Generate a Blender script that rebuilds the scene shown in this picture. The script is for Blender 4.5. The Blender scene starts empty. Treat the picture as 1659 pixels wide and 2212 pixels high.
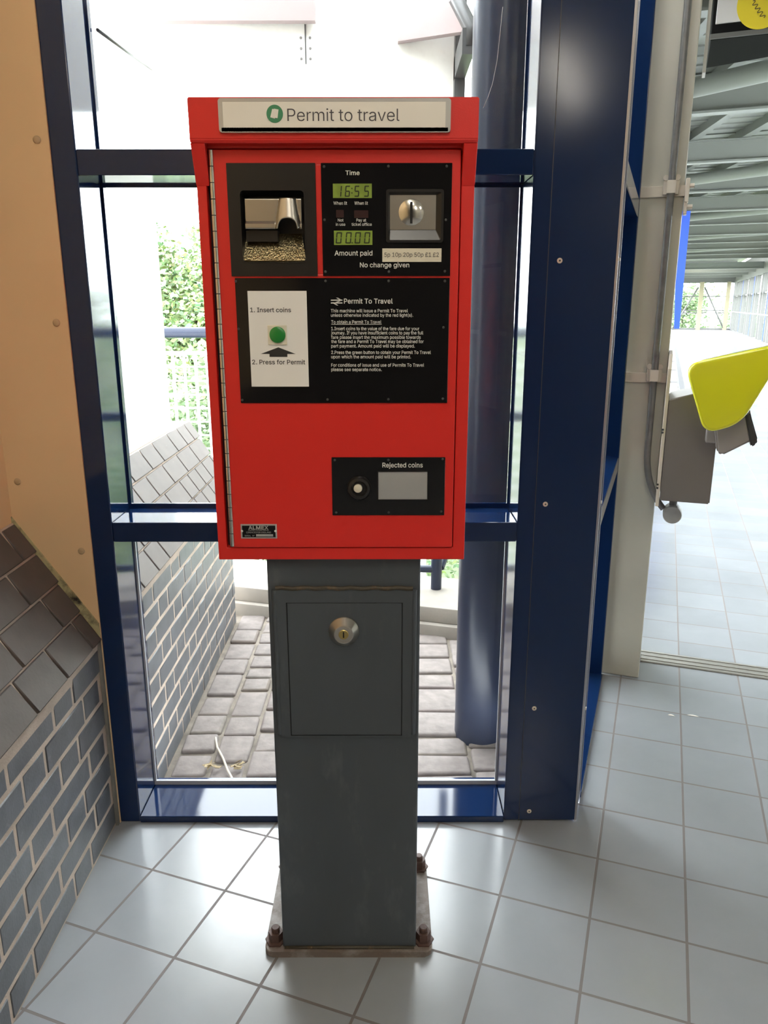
import bpy, bmesh, math, random
from mathutils import Vector, Matrix
R = random.Random(7)

# ------------------------------------------------------------------ camera, world, lights, exposure
FPX, PITCH, ROLL, CAMH = 1650.87, 0.263438, -0.00075, 1.4
W_PX, H_PX = 1659.0, 2212.0
sc = bpy.context.scene
COL = sc.collection
_c, _s = math.cos(PITCH), math.sin(PITCH)
FW = Vector((0, _c, -_s)); _up = Vector((0, _s, _c)); _rt = Vector((1, 0, 0))
RT = _rt * math.cos(ROLL) + _up * math.sin(ROLL)
UP = _up * math.cos(ROLL) - _rt * math.sin(ROLL)
CAM = Vector((0, 0, CAMH))
cd = bpy.data.cameras.new('camera'); cam = bpy.data.objects.new('camera', cd); COL.objects.link(cam)
cd.sensor_fit = 'VERTICAL'; cd.sensor_height = 36.0; cd.lens = FPX / H_PX * 36.0
cd.clip_start = 0.02; cd.clip_end = 300
m = Matrix((RT, UP, -FW)).transposed().to_4x4(); m.translation = CAM
cam.matrix_world = m
sc.camera = cam

wd = bpy.data.worlds.new('overcast_sky'); sc.world = wd; wd.use_nodes = True
bg = wd.node_tree.nodes['Background']
bg.inputs[0].default_value = (0.93, 0.97, 1.0, 1); bg.inputs[1].default_value = 8.0

vs = sc.view_settings
vs.view_transform = 'Standard'; vs.look = 'None'; vs.gamma = 1.0; vs.use_curve_mapping = False
vs.exposure = 0.9
LAMP_E = 17.0           # glow of the fluorescent lamps and the added fill light in the hall

AZ = 0.3456627
T2 = Vector((math.sin(AZ), math.cos(AZ), 0)); N2 = Vector((math.cos(AZ), -math.sin(AZ), 0))
def ab(a, b, z=0.0): return T2 * a + N2 * b + Vector((0, 0, z))
AB = Matrix((N2, T2, Vector((0, 0, 1)))).transposed().to_4x4()     # local (b, a, z) -> world
def at(px, py, Y):
    """where the sight line of a picture point meets the upright plane y = Y"""
    d = FW + RT * ((px - W_PX / 2) / FPX) - UP * ((py - H_PX / 2) / FPX)
    return CAM + d * (Y / d.y)

# ------------------------------------------------------------------ materials
def s2l(c):
    return tuple(((v / 255) / 12.92 if v / 255 <= 0.04045 else ((v / 255 + 0.055) / 1.055) ** 2.4) for v in c) + (1,)
def mat(name, col, rough=0.5, metal=0.0, coat=0.0, bump=0.0, bscale=300.0, var=0.0, vscale=6.0, dirt=None, dscale=3.0, damt=0.5, dth=0.5,
        emit=0.0, attr=False, spec=0.5, stretch=None, rvar=0.0):
    m = bpy.data.materials.new(name); m.use_nodes = True
    nt = m.node_tree; b = nt.nodes['Principled BSDF']; L = nt.links.new
    c = tuple(col) if len(col) == 4 else tuple(col) + (1,)
    b.inputs['Base Color'].default_value = c
    b.inputs['Roughness'].default_value = rough; b.inputs['Metallic'].default_value = metal
    b.inputs['Coat Weight'].default_value = coat; b.inputs['Coat Roughness'].default_value = 0.06
    b.inputs['Specular IOR Level'].default_value = spec
    tc = nt.nodes.new('ShaderNodeTexCoord'); vec = tc.outputs['Object']
    if stretch:
        mp = nt.nodes.new('ShaderNodeMapping'); mp.inputs['Scale'].default_value = stretch
        L(vec, mp.inputs['Vector']); vec = mp.outputs['Vector']
    cur = None
    def mix(a, bb, fac, mode='MIX'):
        n = nt.nodes.new('ShaderNodeMix'); n.data_type = 'RGBA'; n.blend_type = mode
        for sock, v in ((n.inputs[0], fac), (n.inputs[6], a), (n.inputs[7], bb)):
            if hasattr(v, 'is_output'): L(v, sock)
            else: sock.default_value = v
        return n.outputs[2]
    if attr:
        an = nt.nodes.new('ShaderNodeAttribute'); an.attribute_name = 'tint'
        cur = mix(c, an.outputs['Color'], 1.0, 'MULTIPLY')
    if var:
        nz = nt.nodes.new('ShaderNodeTexNoise'); nz.inputs['Scale'].default_value = vscale; nz.inputs['Detail'].default_value = 6
        L(vec, nz.inputs['Vector'])
        rp = nt.nodes.new('ShaderNodeMapRange'); rp.inputs[1].default_value = 0.3; rp.inputs[2].default_value = 0.7
        rp.inputs[3].default_value = 1 - var; rp.inputs[4].default_value = 1 + var
        L(nz.outputs['Fac'], rp.inputs[0])
        cb = nt.nodes.new('ShaderNodeCombineColor')
        for i in range(3): L(rp.outputs[0], cb.inputs[i])
        cur = mix(cur if cur is not None else c, cb.outputs[0], 1.0, 'MULTIPLY')
    if dirt is not None:
        nz = nt.nodes.new('ShaderNodeTexNoise'); nz.inputs['Scale'].default_value = dscale; nz.inputs['Detail'].default_value = 8
        nz.inputs['Roughness'].default_value = 0.65
        L(vec, nz.inputs['Vector'])
        rp = nt.nodes.new('ShaderNodeMapRange'); rp.inputs[1].default_value = dth; rp.inputs[2].default_value = dth + 0.2
        rp.inputs[3].default_value = 0; rp.inputs[4].default_value = damt
        L(nz.outputs['Fac'], rp.inputs[0])
        d = tuple(dirt) if len(dirt) == 4 else tuple(dirt) + (1,)
        cur = mix(cur if cur is not None else c, d, rp.outputs[0])
    if cur is not None: L(cur, b.inputs['Base Color'])
    if rvar:
        nz = nt.nodes.new('ShaderNodeTexNoise'); nz.inputs['Scale'].default_value = vscale; L(vec, nz.inputs['Vector'])
        rp = nt.nodes.new('ShaderNodeMapRange'); rp.inputs[3].default_value = max(0, rough - rvar); rp.inputs[4].default_value = rough + rvar
        L(nz.outputs['Fac'], rp.inputs[0]); L(rp.outputs[0], b.inputs['Roughness'])
    if bump:
        nz = nt.nodes.new('ShaderNodeTexNoise'); nz.inputs['Scale'].default_value = bscale; nz.inputs['Detail'].default_value = 3
        L(vec, nz.inputs['Vector'])
        bp = nt.nodes.new('ShaderNodeBump'); bp.inputs['Strength'].default_value = bump; bp.inputs['Distance'].default_value = 0.002
        L(nz.outputs['Fac'], bp.inputs['Height']); L(bp.outputs['Normal'], b.inputs['Normal'])
    if emit:
        b.inputs['Emission Color'].default_value = c; b.inputs['Emission Strength'].default_value = emit
    return m

def tile_mat(name, tile, grout, rough, mortar=0.016):
    m = bpy.data.materials.new(name); m.use_nodes = True
    nt = m.node_tree; b = nt.nodes['Principled BSDF']; L = nt.links.new; b.inputs['IOR'].default_value = 1.75
    uv = nt.nodes.new('ShaderNodeUVMap'); uv.uv_map = 'UVMap'
    br = nt.nodes.new('ShaderNodeTexBrick'); br.offset = 0; br.squash = 1
    br.inputs['Scale'].default_value = 1; br.inputs['Brick Width'].default_value = 1; br.inputs['Row Height'].default_value = 1
    br.inputs['Mortar Size'].default_value = mortar; br.inputs['Mortar Smooth'].default_value = 0.15; br.inputs['Bias'].default_value = 0
    br.inputs['Color1'].default_value = tuple(v * 0.93 for v in tile[:3]) + (1,)
    br.inputs['Color2'].default_value = tuple(min(1, v * 1.05) for v in tile[:3]) + (1,)
    br.inputs['Mortar'].default_value = grout
    L(uv.outputs['UV'], br.inputs['Vector'])
    tc = nt.nodes.new('ShaderNodeTexCoord')
    nz = nt.nodes.new('ShaderNodeTexNoise'); nz.inputs['Scale'].default_value = 2.2; nz.inputs['Detail'].default_value = 8; nz.inputs['Roughness'].default_value = 0.6
    L(tc.outputs['Object'], nz.inputs['Vector'])
    rp = nt.nodes.new('ShaderNodeMapRange'); rp.inputs[1].default_value = 0.3; rp.inputs[2].default_value = 0.7
    rp.inputs[3].default_value = 0.9; rp.inputs[4].default_value = 1.05; L(nz.outputs['Fac'], rp.inputs[0])
    cb = nt.nodes.new('ShaderNodeCombineColor')
    for i in range(3): L(rp.outputs[0], cb.inputs[i])
    mx = nt.nodes.new('ShaderNodeMix'); mx.data_type = 'RGBA'; mx.blend_type = 'MULTIPLY'; mx.inputs[0].default_value = 1
    L(br.outputs['Color'], mx.inputs[6]); L(cb.outputs[0], mx.inputs[7]); L(mx.outputs[2], b.inputs['Base Color'])
    r2 = nt.nodes.new('ShaderNodeMapRange'); r2.inputs[3].default_value = rough; r2.inputs[4].default_value = 0.8
    L(br.outputs['Fac'], r2.inputs[0]); L(r2.outputs[0], b.inputs['Roughness'])
    bp = nt.nodes.new('ShaderNodeBump'); bp.inputs['Strength'].default_value = 0.6; bp.inputs['Distance'].default_value = 0.002; bp.invert = True
    L(br.outputs['Fac'], bp.inputs['Height'])
    n3 = nt.nodes.new('ShaderNodeTexNoise'); n3.inputs['Scale'].default_value = 9; L(tc.outputs['Object'], n3.inputs['Vector'])
    b2 = nt.nodes.new('ShaderNodeBump'); b2.inputs['Strength'].default_value = 0.12; b2.inputs['Distance'].default_value = 0.004
    L(n3.outputs['Fac'], b2.inputs['Height']); L(bp.outputs['Normal'], b2.inputs['Normal']); L(b2.outputs['Normal'], b.inputs['Normal'])
    return m

def glass_mat(name, grime=0.02, tint=(0.97, 0.985, 0.98, 1)):
    m = bpy.data.materials.new(name); m.use_nodes = True
    nt = m.node_tree; L = nt.links.new; nt.nodes.clear()
    out = nt.nodes.new('ShaderNodeOutputMaterial'); tr = nt.nodes.new('ShaderNodeBsdfTransparent'); tr.inputs[0].default_value = tint
    gl = nt.nodes.new('ShaderNodeBsdfGlossy'); gl.inputs['Roughness'].default_value = 0.0
    fr = nt.nodes.new('ShaderNodeFresnel'); fr.inputs['IOR'].default_value = 1.5
    ge = nt.nodes.new('ShaderNodeNewGeometry'); iv = nt.nodes.new('ShaderNodeMath'); iv.operation = 'SUBTRACT'; iv.inputs[0].default_value = 1.0
    L(ge.outputs['Backfacing'], iv.inputs[1])
    mu = nt.nodes.new('ShaderNodeMath'); mu.operation = 'MULTIPLY'; L(fr.outputs[0], mu.inputs[0]); L(iv.outputs[0], mu.inputs[1])
    mx = nt.nodes.new('ShaderNodeMixShader'); L(mu.outputs[0], mx.inputs[0]); L(tr.outputs[0], mx.inputs[1]); L(gl.outputs[0], mx.inputs[2])
    df = nt.nodes.new('ShaderNodeBsdfDiffuse'); df.inputs[0].default_value = (0.8, 0.8, 0.78, 1)
    tc = nt.nodes.new('ShaderNodeTexCoord')
    nz = nt.nodes.new('ShaderNodeTexNoise'); nz.inputs['Scale'].default_value = 60; nz.inputs['Detail'].default_value = 8; nz.inputs['Roughness'].default_value = 0.8
    L(tc.outputs['Object'], nz.inputs['Vector'])
    rp = nt.nodes.new('ShaderNodeMapRange'); rp.inputs[1].default_value = 0.5; rp.inputs[2].default_value = 0.75
    rp.inputs[3].default_value = grime * 0.4; rp.inputs[4].default_value = grime * 3; L(nz.outputs['Fac'], rp.inputs[0])
    m2 = nt.nodes.new('ShaderNodeMixShader'); L(rp.outputs[0], m2.inputs[0]); L(mx.outputs[0], m2.inputs[1]); L(df.outputs[0], m2.inputs[2])
    L(m2.outputs[0], out.inputs['Surface'])
    return m

M = dict(
    tile=tile_mat('floor_tiles', (0.29, 0.305, 0.33, 1), (0.145, 0.125, 0.122, 1), 0.20),
    cream=mat('cream_panel', (0.76, 0.535, 0.305), 0.42, var=0.04, vscale=2),
    dark_wall=mat('brown_back_wall', (0.10, 0.085, 0.07), 0.6),
    cream_cap=mat('cream_cap', (0.50, 0.36, 0.21), 0.5),
    white_panel=mat('white_cladding', (0.82, 0.81, 0.77), 0.4, var=0.04, vscale=3),
    ceil=mat('ceiling_sheet', (0.55, 0.54, 0.50), 0.6),
    brick=mat('blue_brick', (0.105, 0.110, 0.124), 0.42, attr=True, bump=0.25, bscale=160, var=0.18, vscale=18, dirt=(0.34, 0.32, 0.30), dscale=22, damt=0.5, dth=0.62),
    coping=mat('coping_brick', (0.092, 0.074, 0.066), 0.6, attr=True, bump=0.2, bscale=120, var=0.15, vscale=14),
    mortar=mat('mortar', (0.50, 0.40, 0.33), 0.9, bump=0.5, bscale=220, var=0.15, vscale=12),
    sealant=mat('grey_mortar_strip', (0.20, 0.19, 0.17), 0.9, bump=0.6, bscale=150, var=0.15, vscale=20),
    chipped=mat('chipped_trim', (0.45, 0.40, 0.22), 0.6, dirt=(0.01, 0.01, 0.012), dscale=16, damt=1.0, dth=0.49),
    blue=mat('gloss_blue_paint', (0.006, 0.020, 0.072), 0.08, coat=0.12, bump=0.004, bscale=14, spec=0.42, dirt=(0.10, 0.12, 0.17), dscale=40, damt=0.25, dth=0.72),
    blue_post=mat('blue_post_paint', (0.006, 0.020, 0.072), 0.14, bump=0.01, bscale=14, spec=0.35, dirt=(0.10, 0.12, 0.17), dscale=40, damt=0.25, dth=0.72),
    blue_sign=mat('blue_panel', (0.02, 0.07, 0.50), 0.4),
    edge=mat('pale_edge_highlight', (0.42, 0.45, 0.52), 0.25, metal=0.6),
    bead=mat('grey_glazing_bead', (0.48, 0.50, 0.54), 0.35),
    glass=glass_mat('window_glass', 0.016),
    white_metal=mat('white_painted_steel', (0.55, 0.545, 0.50), 0.38, bump=0.06, bscale=40, var=0.05, vscale=5),
    col_white=mat('off_white_column_paint', (0.52, 0.50, 0.42), 0.32, bump=0.22, bscale=55, var=0.06, vscale=4, dirt=(0.25, 0.2, 0.14), dscale=9, damt=0.4, dth=0.72),
    beam=mat('pale_grey_beam', (0.24, 0.25, 0.235), 0.42),
    purlin=mat('grey_purlin', (0.30, 0.31, 0.29), 0.5),
    alu=mat('aluminium', (0.33, 0.32, 0.29), 0.4, metal=0.7, var=0.12, vscale=30, stretch=(1, 12, 12)),
    galv=mat('galvanised_grey', (0.17, 0.165, 0.16), 0.36, metal=0.4, var=0.18, vscale=25),
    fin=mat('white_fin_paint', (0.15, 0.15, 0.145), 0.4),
    galv_pale=mat('pale_cast_metal', (0.34, 0.335, 0.32), 0.5, var=0.12, vscale=25),
    red=mat('red_powder_coat', (0.68, 0.021, 0.015), 0.38, bump=0.12, bscale=700, dirt=(0.25, 0.02, 0.02), dscale=9, damt=0.35, dth=0.70),
    black=mat('black_gloss_acrylic', (0.006, 0.006, 0.007), 0.07, spec=0.5, bump=0.006, bscale=9),
    black_satin=mat('black_satin_plastic', (0.014, 0.013, 0.013), 0.3),
    black_matt=mat('matt_black', (0.004, 0.004, 0.004), 0.7),
    slate=mat('slate_grey_paint', (0.062, 0.073, 0.086), 0.42, bump=0.05, bscale=300, var=0.12, vscale=4, dirt=(0.16, 0.18, 0.19), dscale=7, damt=0.45, dth=0.57, stretch=(1.6, 1.6, 0.6)),
    weld=mat('rusty_weld_bead', (0.055, 0.045, 0.03), 0.55, bump=0.9, bscale=140, dirt=(0.22, 0.13, 0.06), dscale=40, damt=0.6, dth=0.55),
    rust=mat('rusty_steel_plate', (0.16, 0.125, 0.105), 0.6, bump=0.4, bscale=120, dirt=(0.36, 0.35, 0.34), dscale=12, damt=0.75, dth=0.47),
    rustbolt=mat('rusty_bolt', (0.10, 0.055, 0.045), 0.6, bump=0.4, bscale=200, var=0.2, vscale=40),
    steel=mat('brushed_steel', (0.52, 0.49, 0.44), 0.3, metal=1.0, bump=0.05, bscale=400),
    chrome=mat('polished_steel', (0.66, 0.64, 0.58), 0.18, metal=1.0),
    brass=mat('textured_steel_chute', (0.56, 0.46, 0.27), 0.28, metal=1.0, bump=0.9, bscale=420, stretch=(1, 0.5, 0.6)),
    sign_white=mat('sign_face', (0.80, 0.78, 0.73), 0.3),
    sign_edge=mat('silver_sign_frame', (0.55, 0.55, 0.54), 0.3, metal=0.5),
    white=mat('white_plastic', (0.82, 0.82, 0.81), 0.3),
    sticker=mat('cream_sticker', (0.72, 0.68, 0.56), 0.4),
    letter_w=mat('white_lettering', (0.66, 0.66, 0.64), 0.5),
    letter_k=mat('black_lettering', (0.02, 0.02, 0.022), 0.5),
    letter_s=mat('dark_grey_lettering', (0.06, 0.055, 0.065), 0.5),
    green=mat('green_button', (0.015, 0.22, 0.035), 0.3),
    icon_green=mat('icon_green', (0.05, 0.24, 0.12), 0.4),
    lcd=mat('lcd_green', (0.25, 0.36, 0.06), 0.3, var=0.25, vscale=40),
    lcd_seg=mat('lcd_segment', (0.02, 0.028, 0.012), 0.4),
    lampoff=mat('dark_red_lens', (0.045, 0.022, 0.022), 0.2),
    grey_win=mat('grey_flap', (0.42, 0.43, 0.44), 0.3, metal=0.3, var=0.08, vscale=8),
    yellow=mat('gloss_yellow_plastic', (0.74, 0.72, 0.02), 0.12, coat=0.5),
    casing=mat('bronze_grey_metal', (0.24, 0.215, 0.20), 0.36, metal=0.45, var=0.05, vscale=3),
    casing2=mat('warm_grey_plastic', (0.30, 0.27, 0.26), 0.4),
    dark_grey=mat('dark_grey_rubber', (0.05, 0.05, 0.052), 0.4),
    cream_plate=mat('cream_plate', (0.62, 0.55, 0.46), 0.4),
    sign_grey=mat('dark_grey_sign_case', (0.008, 0.008, 0.008), 0.9, spec=0.1),
    sign_yellow=mat('yellow_disc', (0.70, 0.55, 0.01), 0.4),
    setts=mat('stone_setts', (0.185, 0.158, 0.147), 0.8, attr=True, bump=0.9, bscale=55, var=0.2, vscale=22),
    dirt=mat('joint_dirt', (0.17, 0.145, 0.12), 0.95, bump=0.8, bscale=90, var=0.4, vscale=12),
    concrete=mat('kerb_concrete', (0.26, 0.235, 0.205), 0.85, bump=0.3, bscale=90, var=0.1, vscale=7),
    pipe_blue=mat('dusky_blue_paint', (0.014, 0.020, 0.042), 0.30, spec=0.3, dirt=(0.09, 0.09, 0.10), dscale=30, damt=0.2, dth=0.62),
    leaf=mat('leaves', (0.24, 0.33, 0.19), 0.7, attr=True),
    bark=mat('bark', (0.11, 0.085, 0.06), 0.9, bump=0.6, bscale=40),
    grass=mat('bank_grass', (0.11, 0.14, 0.07), 0.9, var=0.4, vscale=3),
    fascia=mat('mauve_brown_fascia', (0.30, 0.235, 0.235), 0.5, var=0.08, vscale=2),
    twig=mat('pale_twig', (0.50, 0.45, 0.38), 0.8),
    dry_leaf=mat('dry_leaf', (0.30, 0.23, 0.13), 0.8, var=0.3, vscale=60),
    paper=mat('white_paper_scrap', (0.80, 0.77, 0.70), 0.7),
    lamp=mat('warm_fluorescent_tube', (1.0, 0.94, 0.82), 0.5, emit=LAMP_E),
    lampc=mat('footbridge_tube_glow', (1.0, 0.93, 0.74), 0.5, emit=7),
    lampw=mat('corridor_tube_glow', (1.0, 0.93, 0.70), 0.5, emit=8),
    rail=mat('dark_rail', (0.14, 0.14, 0.16), 0.35),
    cream_post=mat('cream_post', (0.34, 0.30, 0.20), 0.45),
)

# ------------------------------------------------------------------ mesh helpers
ORG = {}
class B:
    def __init__(s): s.bm = bmesh.new(); s.mi = 0; s.tint = None
    def _fin(s, fs, tint=None):
        for f in fs: f.material_index = s.mi
        if tint is not None:
            lay = s.bm.loops.layers.color.get('tint') or s.bm.loops.layers.color.new('tint')
            for f in fs:
                for l in f.loops: l[lay] = tuple(tint) + (1,)
        return fs
    def poly(s, pts, tint=None):
        return s._fin([s.bm.faces.new([s.bm.verts.new(p) for p in pts])], tint)
    def hexa(s, p, bev=0, seg=2, tint=None):
        v = [s.bm.verts.new(q) for q in p]
        fs = [s.bm.faces.new([v[i] for i in q]) for q in ((0, 3, 2, 1), (4, 5, 6, 7), (0, 1, 5, 4), (1, 2, 6, 5), (2, 3, 7, 6), (3, 0, 4, 7))]
        if bev:
            es = list({e for f in fs for e in f.edges})
            r = bmesh.ops.bevel(s.bm, geom=es, offset=bev, segments=seg, affect='EDGES', profile=0.5)
            fs = list({f for f in r['faces']} | {f for f in fs if f.is_valid})
        return s._fin(fs, tint)
    def box(s, x0, x1, y0, y1, z0, z1, bev=0, seg=2, tint=None, mx=None):
        p = [Vector(q) for q in ((x0, y0, z0), (x1, y0, z0), (x1, y1, z0), (x0, y1, z0), (x0, y0, z1), (x1, y0, z1), (x1, y1, z1), (x0, y1, z1))]
        if mx is not None: p = [mx @ q for q in p]
        return s.hexa(p, bev, seg, tint)
    def prism(s, pts, ext, bev=0, seg=2, tint=None):
        ext = Vector(ext); a = [s.bm.verts.new(Vector(p)) for p in pts]; b = [s.bm.verts.new(Vector(p) + ext) for p in pts]
        n = len(pts); fs = [s.bm.faces.new(a[::-1]), s.bm.faces.new(b)]
        fs += [s.bm.faces.new((a[i], a[(i + 1) % n], b[(i + 1) % n], b[i])) for i in range(n)]
        if bev:
            r = bmesh.ops.bevel(s.bm, geom=list({e for f in fs for e in f.edges}), offset=bev, segments=seg, affect='EDGES')
            fs = list({f for f in r['faces']} | {f for f in fs if f.is_valid})
        return s._fin(fs, tint)
    def tube(s, pts, r, n=16, cap=True, r1=None):
        pts = [Vector(p) for p in pts]; rings = []
        up = None
        for i, p in enumerate(pts):
            d = (pts[min(i + 1, len(pts) - 1)] - pts[max(i - 1, 0)]).normalized()
            if up is None: up = Vector((0, 0, 1)) if abs(d.z) < 0.9 else Vector((1, 0, 0))
            x = d.cross(up).normalized(); up2 = x.cross(d).normalized(); up = up2
            rr = r if r1 is None else r + (r1 - r) * i / (len(pts) - 1)
            if isinstance(r, (list, tuple)): rr = r[i]
            rings.append([s.bm.verts.new(p + (x * math.cos(2 * math.pi * k / n) + up2 * math.sin(2 * math.pi * k / n)) * rr) for k in range(n)])
        fs = []
        for a, b in zip(rings, rings[1:]):
            for k in range(n):
                f = s.bm.faces.new((a[k], a[(k + 1) % n], b[(k + 1) % n], b[k])); f.smooth = True; fs.append(f)
        if cap: fs += [s.bm.faces.new(rings[0][::-1]), s.bm.faces.new(rings[-1])]
        return s._fin(fs)
    def ring(s, o, i, y0, y1, front_only=False):
        """plate in the xz plane between an outer and an inner outline of equal point count, from y0 (front) to y1"""
        n = len(o)
        V = [[s.bm.verts.new((p[0], y, p[1])) for p in q] for q in (o, i) for y in (y0, y1)]
        of, ob, inf, inb = V; fs = []
        for k in range(n):
            j = (k + 1) % n
            fs.append(s.bm.faces.new((of[k], of[j], inf[j], inf[k])))
            fs.append(s.bm.faces.new((ob[j], ob[k], inb[k], inb[j])))
            fs.append(s.bm.faces.new((of[j], of[k], ob[k], ob[j])))
            fs.append(s.bm.faces.new((inf[k], inf[j], inb[j], inb[k])))
        return s._fin(fs)
    def lathe(s, c, prof, axis='y', n=32):
        """prof: (radius, offset along -y) pairs"""
        c = Vector(c); rings = []
        for r, d in prof:
            if axis == 'y': rings.append([s.bm.verts.new(c + Vector((r * math.cos(2 * math.pi * k / n), -d, r * math.sin(2 * math.pi * k / n)))) for k in range(n)])
            else: rings.append([s.bm.verts.new(c + Vector((r * math.cos(2 * math.pi * k / n), r * math.sin(2 * math.pi * k / n), d))) for k in range(n)])
        fs = []
        for a, b in zip(rings, rings[1:]):
            for k in range(n):
                f = s.bm.faces.new((a[k], a[(k + 1) % n], b[(k + 1) % n], b[k])); fs.append(f)
        fs += [s.bm.faces.new(rings[0][::-1]), s.bm.faces.new(rings[-1])]
        return s._fin(fs)

def obj(name, bld, mats, parent=None, smooth=None, uv=None, norm=True, mx=None):
    bm = bld.bm
    if mx is not None: bmesh.ops.transform(bm, matrix=mx, verts=bm.verts)
    if norm: bmesh.ops.recalc_face_normals(bm, faces=bm.faces)
    if uv:
        lay = bm.loops.layers.uv.new('UVMap')
        for f in bm.faces:
            for l in f.loops: l[lay].uv = uv(l.vert.co, f.normal)
    off = ORG.get(parent.name, Vector((0, 0, 0))) if parent else Vector((0, 0, 0))
    if off.length: bmesh.ops.translate(bm, vec=-off, verts=bm.verts)
    me = bpy.data.meshes.new(name); bm.to_mesh(me); bm.free()
    for mm in (mats if isinstance(mats, (list, tuple)) else [mats]): me.materials.append(mm)
    if smooth is not None:
        me.polygons.foreach_set('use_smooth', [True] * len(me.polygons)); me.set_sharp_from_angle(angle=math.radians(smooth))
    o = bpy.data.objects.new(name, me); COL.objects.link(o)
    if parent: o.parent = parent
    ORG[o.name] = off
    return o
def tag(o, label, cat, group=None, kind=None):
    o['label'] = label; o['category'] = cat
    if group: o['group'] = group
    if kind: o['kind'] = kind
    return o
def struct(o, label=None, cat=None):
    o['kind'] = 'structure'
    if label: o['label'] = label
    if cat: o['category'] = cat
    return o
def thing(name, label, cat, loc, group=None):
    o = bpy.data.objects.new(name, None); COL.objects.link(o); o.location = loc; o.empty_display_size = 0.1
    ORG[o.name] = Vector(loc)
    return tag(o, label, cat, group)
def copy_tree(o, delta, parent=None):
    c = o.copy(); COL.objects.link(c); c.parent = parent
    if parent is None: c.location = o.location + Vector(delta)
    for ch in list(o.children): copy_tree(ch, delta, c)
    return c

def rrect(x0, x1, z0, z1, r, n=5):
    out = []
    for cx, cz, a0 in ((x1 - r, z1 - r, 0), (x0 + r, z1 - r, 90), (x0 + r, z0 + r, 180), (x1 - r, z0 + r, 270)):
        for k in range(n + 1):
            t = math.radians(a0 + 90 * k / n); out.append((cx + r * math.cos(t), cz + r * math.sin(t)))
    return out
def rect_pts(x0, x1, z0, z1): return [(x1, z1), (x0, z1), (x0, z0), (x1, z0)]
def pxrect(px0, py0, px1, py1, Y):
    a, b = at(px0, py0, Y), at(px1, py1, Y)
    return min(a.x, b.x), max(a.x, b.x), min(a.z, b.z), max(a.z, b.z)
def lerp(a, b, t): return a + (b - a) * t

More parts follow.
